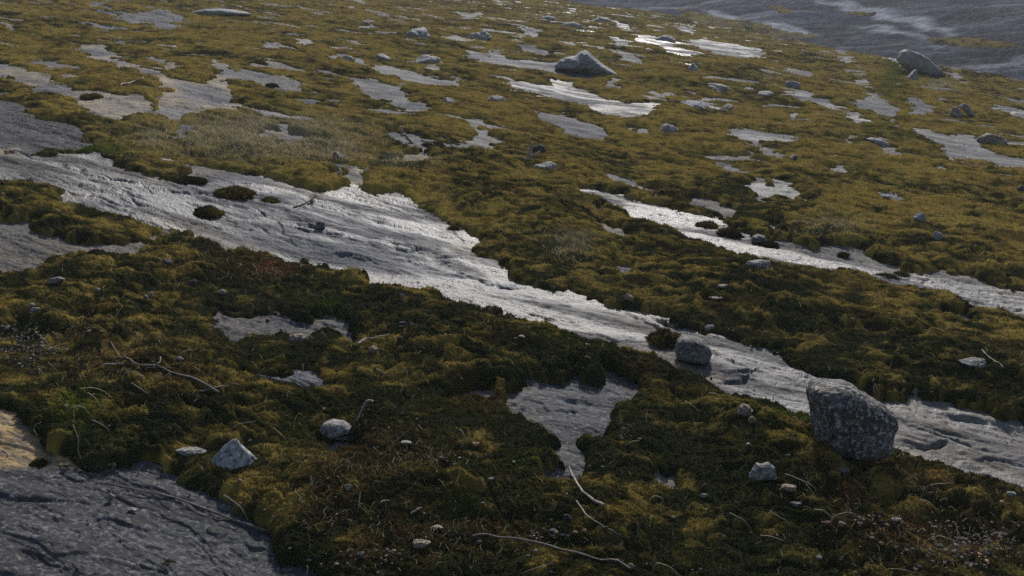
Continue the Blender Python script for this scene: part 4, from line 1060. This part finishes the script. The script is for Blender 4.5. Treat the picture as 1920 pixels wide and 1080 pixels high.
# ------------------------------------------------------------------ moss cushions that grow alone on the bare rock
def moss_cushion(px, py, w, h, label, seed, gold=.3, green=0., hf=1., name='moss_cushion', straw=0.):
    P = unproject([px], [py], base)[0]; m = depth_scale(P)
    r = math.hypot(P[0], P[1]); al = math.atan2(CAM[2]-P[2], r)
    Wd = w*m/2*.86; Dd = Wd*.95; H = max(.17*Wd, (h*m-.9*Dd*math.sin(al))/math.cos(al)*.5)*hf
    n, f = ico(6 if w > 25 else 5); keep = n[:, 2] > -.25
    k = 1+.55*n3(n, 1.7, seed)+.26*n3(n, 4.0, seed+1)+.09*n3(n, 11, seed+2)
    v = n*k[:, None]*np.array([Wd, Dd, H])
    fk = f[keep[f].all(1)]
    g = np.random.default_rng(seed)
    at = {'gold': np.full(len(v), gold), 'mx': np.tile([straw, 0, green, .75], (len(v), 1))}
    v2, f2, at, _ = compact(v, fk, at)
    N = v2/np.array([Wd, Dd, H])**2; N /= np.linalg.norm(N, axis=1)[:, None]
    nn = len(v2); i = g.integers(0, nn, int(min(9000, 40+w*h*6)))
    V3, F3, A3 = shoots(v2[i], N[i], np.full(len(i), .0045+.0022*r), {k_: a[i] for k_, a in at.items()}, 1, seed)
    V = np.vstack([v2, V3]); Fc = np.vstack([f2, F3+nn]); A = {k_: np.concatenate([at[k_], A3[k_]]) for k_ in at}
    y = P[1]+Dd*.8; x = P[0]*y/P[1]
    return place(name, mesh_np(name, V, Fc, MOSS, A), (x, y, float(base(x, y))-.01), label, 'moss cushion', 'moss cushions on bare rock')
for k, c in enumerate([
 (390,404,42,28,'dark round moss cushion alone on the upper bare rock',.25),
 (505,379,26,15,'small dark moss cushion on the pale part of the bare rock',.2),
 (438,371,66,36,'broad moss cushion at the upper lip of the bare rock',.35),
 (357,344,50,24,'moss cushion overhanging the upper left lip of the bare rock',.3),
 (850,431,15,13,'tiny moss tuft at the right lip of the bare rock',.3),
 (1245,647,57,36,'shaggy moss cushion in the wet stream touching the grey boulder',.3),
 (1365,441,38,24,'oblong moss cushion on the right wet streak',.25),
 (1325,425,34,15,'flat moss cushion left of the oblong one on the right wet streak',.25),
 (1444,462,20,20,'moss cushion hugging the rounded grey stone',.3),
 (1581,478,13,9,'tiny moss cushion on the middle of the right streak',.25),
 (1691,515,18,11,'small curved moss cushion low on the right streak',.25),
 (1662,521,34,11,'long moss island in the lower right streak',.3),
 (115,498,56,28,'dark bushy moss tuft on the left rock edge',.25),
 (170,184,32,14,'dark moss lump on the pale upper left rock',.25),
 (510,163,18,10,'dark moss lump on the rock right of the pale upper left rock',.2),
 (812,275,40,14,'moss lump on the pale rock patch with driftwood',.3),
 (73,868,17,10,'dark moss tuft between yellow rock and bottom left slab',.1),
 (316,1062,14,22,'small dark plant tuft on the bottom left slab',.05),
 (1320,625,14,12,'moss knob hanging under the overhang by the grey boulder',.2),
]): moss_cushion(*c[:5], seed=200+k, gold=c[5], hf=1.3 if c[0] == 1245 else .8)
moss_cushion(1462,811,40,16,'bright green moss clump left of the big boulder foot', 230, .2, 1.1)
moss_cushion(1497,812,26,14,'bright green moss clump touching the big boulder foot', 231, .2, 1.2)

# ------------------------------------------------------------------ what nobody could count: gravel, dead grass and litter
def scatter(L, n, seed, fuzz=1.0):
    g = np.random.default_rng(seed); X = []; Y = []
    wts = np.array([a*hw*hh for _, _, hw, hh, a in L]); wts = wts/wts.sum()
    for (cx, cy, hw, hh, a), q in zip(L, wts):
        k = int(n*q); X.append(cx+g.normal(0, .6*fuzz, k)*hw); Y.append(cy+g.normal(0, .6*fuzz, k)*hh)
    return np.concatenate(X), np.concatenate(Y)
def gravel():
    g = np.random.default_rng(77)
    X, Y = scatter(GRIT, 900, 1)
    X2 = g.uniform(0, 1920, 300); Y2 = 540+540*g.random(300)**.8
    X = np.concatenate([X, X2]); Y = np.concatenate([Y, Y2]); k = (Y > 520) & (Y < 1120); X, Y = X[k], Y[k]
    P = np.concatenate([unproject(X[i:i+400], Y[i:i+400], top) for i in range(0, len(X), 400)])
    n = len(P); v, f = ico(1); s = np.exp(g.normal(math.log(.0028), .48, n))
    jit = 1+g.uniform(-.28, .28, (n, len(v), 1))
    A = v[None]*jit*s[:, None, None]*np.stack([g.uniform(.8, 1.5, n), g.uniform(.8, 1.4, n), g.uniform(.5, .9, n)], -1)[:, None]
    V = A+P[:, None]+np.array([0, 0, .003]); Fc = f[None]+(np.arange(n)*len(v))[:, None, None]
    tone = np.repeat(g.random(n), len(v))
    t = NT('gravel'); a = t.attr('tone').outputs['Fac']
    c = t.mix(t.ramp(a, .2, .9), (.05, .046, .044), (.17, .155, .135)); c = t.mix(t.ramp(a, .9, .97), c, (.33, .19, .10))
    m = t.done(t.pbsdf(c, .85, None, .2))
    o = link(bpy.data.objects.new('gravel', mesh_np('gravel', V.reshape(-1, 3), Fc.reshape(-1, 3), m, {'tone': tone}, False))); o['kind'] = 'stuff'
gravel()
def dead_grass():
    g = np.random.default_rng(78)
    Xs, Ys = scatter(STRAW, 13000, 2, .9)
    Xr, Yr = scatter(RUST, 1800, 3)
    X2 = g.uniform(-40, 1960, 3000); Y2 = 60+1020*g.random(3000)
    X = np.concatenate([Xs, Xr, X2]); Y = np.concatenate([Ys, Yr, Y2])
    D = np.concatenate([unproject(X[i:i+1000], Y[i:i+1000], top_fast) for i in range(0, len(X), 1000)])
    dd, _, _ = patches(D[:, 0], D[:, 1]); k = dd > .02; D = D[k]; dd = dd[k]
    D[:, 2] = base(D[:, 0], D[:, 1])+moss_height(D[:, 0], D[:, 1], dd)
    n = len(D); r = np.hypot(D[:, 0], D[:, 1])
    L = g.uniform(.010, .030, n)*(.6+.12*r); az = g.uniform(0, 2*math.pi, n); el = g.uniform(.1, 1.2, n)
    d = np.stack([np.cos(az)*np.cos(el), np.sin(az)*np.cos(el), np.sin(el)], -1)
    sd = np.cross(d, g.normal(0, 1, (n, 3))); sd /= np.linalg.norm(sd, axis=1)[:, None]
    w = (.00034*(.5+.32*r))[:, None]
    m_ = D+d*L[:, None]*.55+np.array([0, 0, .15])*L[:, None]; e = D+d*L[:, None]
    V = np.stack([D-sd*w, D+sd*w, m_-sd*w*.8, m_+sd*w*.8, e], 1).reshape(-1, 3)
    b = (np.arange(n)*5)[:, None, None]; Fc = (np.array([[0, 1, 3], [0, 3, 2], [2, 3, 4]])[None]+b).reshape(-1, 3)
    tone = np.repeat(g.random(n), 5)
    t = NT('dead_grass'); a = t.attr('tone').outputs['Fac']
    c = t.mix(a, (.20, .165, .10), (.44, .40, .27)); c = t.mix(t.ramp(a, .82, .84), c, (.20, .10, .05))
    d1 = t.n('BsdfDiffuse'); t.lk(c, d1.inputs[0]); d2 = t.n('BsdfTranslucent'); t.lk(c, d2.inputs[0])
    mx_ = t.n('MixShader'); mx_.inputs[0].default_value = .45; t.lk(d1.outputs[0], mx_.inputs[1]); t.lk(d2.outputs[0], mx_.inputs[2]); thin = mx_.outputs[0]
    o = link(bpy.data.objects.new('dead_grass', mesh_np('dead_grass', V, Fc, t.done(thin), {'tone': tone}, False))); o['kind'] = 'stuff'
dead_grass()

# the ground carries on beside and behind the camera
def apron():
    th = np.linspace(R(80.5), R(279.5), 61); rr = np.array([.02, .5, 1.0, 1.6, 2.5, 4, 7, 12, 25, 60, 110])
    T, Q = np.meshgrid(th, rr); x = Q*np.sin(T); y = Q*np.cos(T); n, m = x.shape
    i = np.arange(n*m).reshape(n, m); Fq = np.stack([i[:-1, :-1], i[1:, :-1], i[1:, 1:], i[:-1, 1:]], -1).reshape(-1, 4)
    th2 = np.linspace(-R(82), R(82), 61); T2, Q2 = np.meshgrid(th2, np.array([.02, .4, .8, 1.3])); x2 = Q2*np.sin(T2); y2 = Q2*np.cos(T2)
    i2 = np.arange(x2.size).reshape(x2.shape)+x.size; F2 = np.stack([i2[:-1, :-1], i2[1:, :-1], i2[1:, 1:], i2[:-1, 1:]], -1).reshape(-1, 4)
    X = np.concatenate([x.ravel(), x2.ravel()]); Y = np.concatenate([y.ravel(), y2.ravel()])
    D, w, tn = patches(X, Y)
    V = np.stack([X, Y, base(X, Y)-.012], -1)
    rk = np.stack([w, tn*0, tn*0, tn*0+.3], -1)
    o = link(bpy.data.objects.new('ground', mesh_np('ground', V, np.vstack([Fq, F2])[:, ::-1], GRAN, {'rk': rk}))); o['kind'] = 'structure'
apron()

# ------------------------------------------------------------------ thin air: far things pale a little
def haze():
    bm = bmesh.new(); bmesh.ops.create_cube(bm, size=1)
    lo, hi = 0.0, 3.0
    for o in SC.objects:
        if o.get('kind') == 'structure':
            a = np.empty(len(o.data.vertices)*3, np.float32); o.data.vertices.foreach_get('co', a)
            lo = min(lo, float(a[2::3].min())-1.0); hi = max(hi, float(a[2::3].max())+1.0)
    for v in bm.verts: v.co = (v.co.x*240, v.co.y*240, lo if v.co.z < 0 else hi)
    me = bpy.data.meshes.new('haze'); bm.to_mesh(me); bm.free()
    m = bpy.data.materials.new('haze'); m.use_nodes = True; n = m.node_tree; n.nodes.clear()
    out = n.nodes.new('ShaderNodeOutputMaterial'); pv = n.nodes.new('ShaderNodeVolumePrincipled')
    pv.inputs['Color'].default_value = (.86, .91, 1.0, 1); pv.inputs['Density'].default_value = .0017; pv.inputs['Anisotropy'].default_value = .2
    n.links.new(pv.outputs[0], out.inputs['Volume']); me.materials.append(m)
    o = link(bpy.data.objects.new('haze', me)); o['kind'] = 'stuff'
haze()
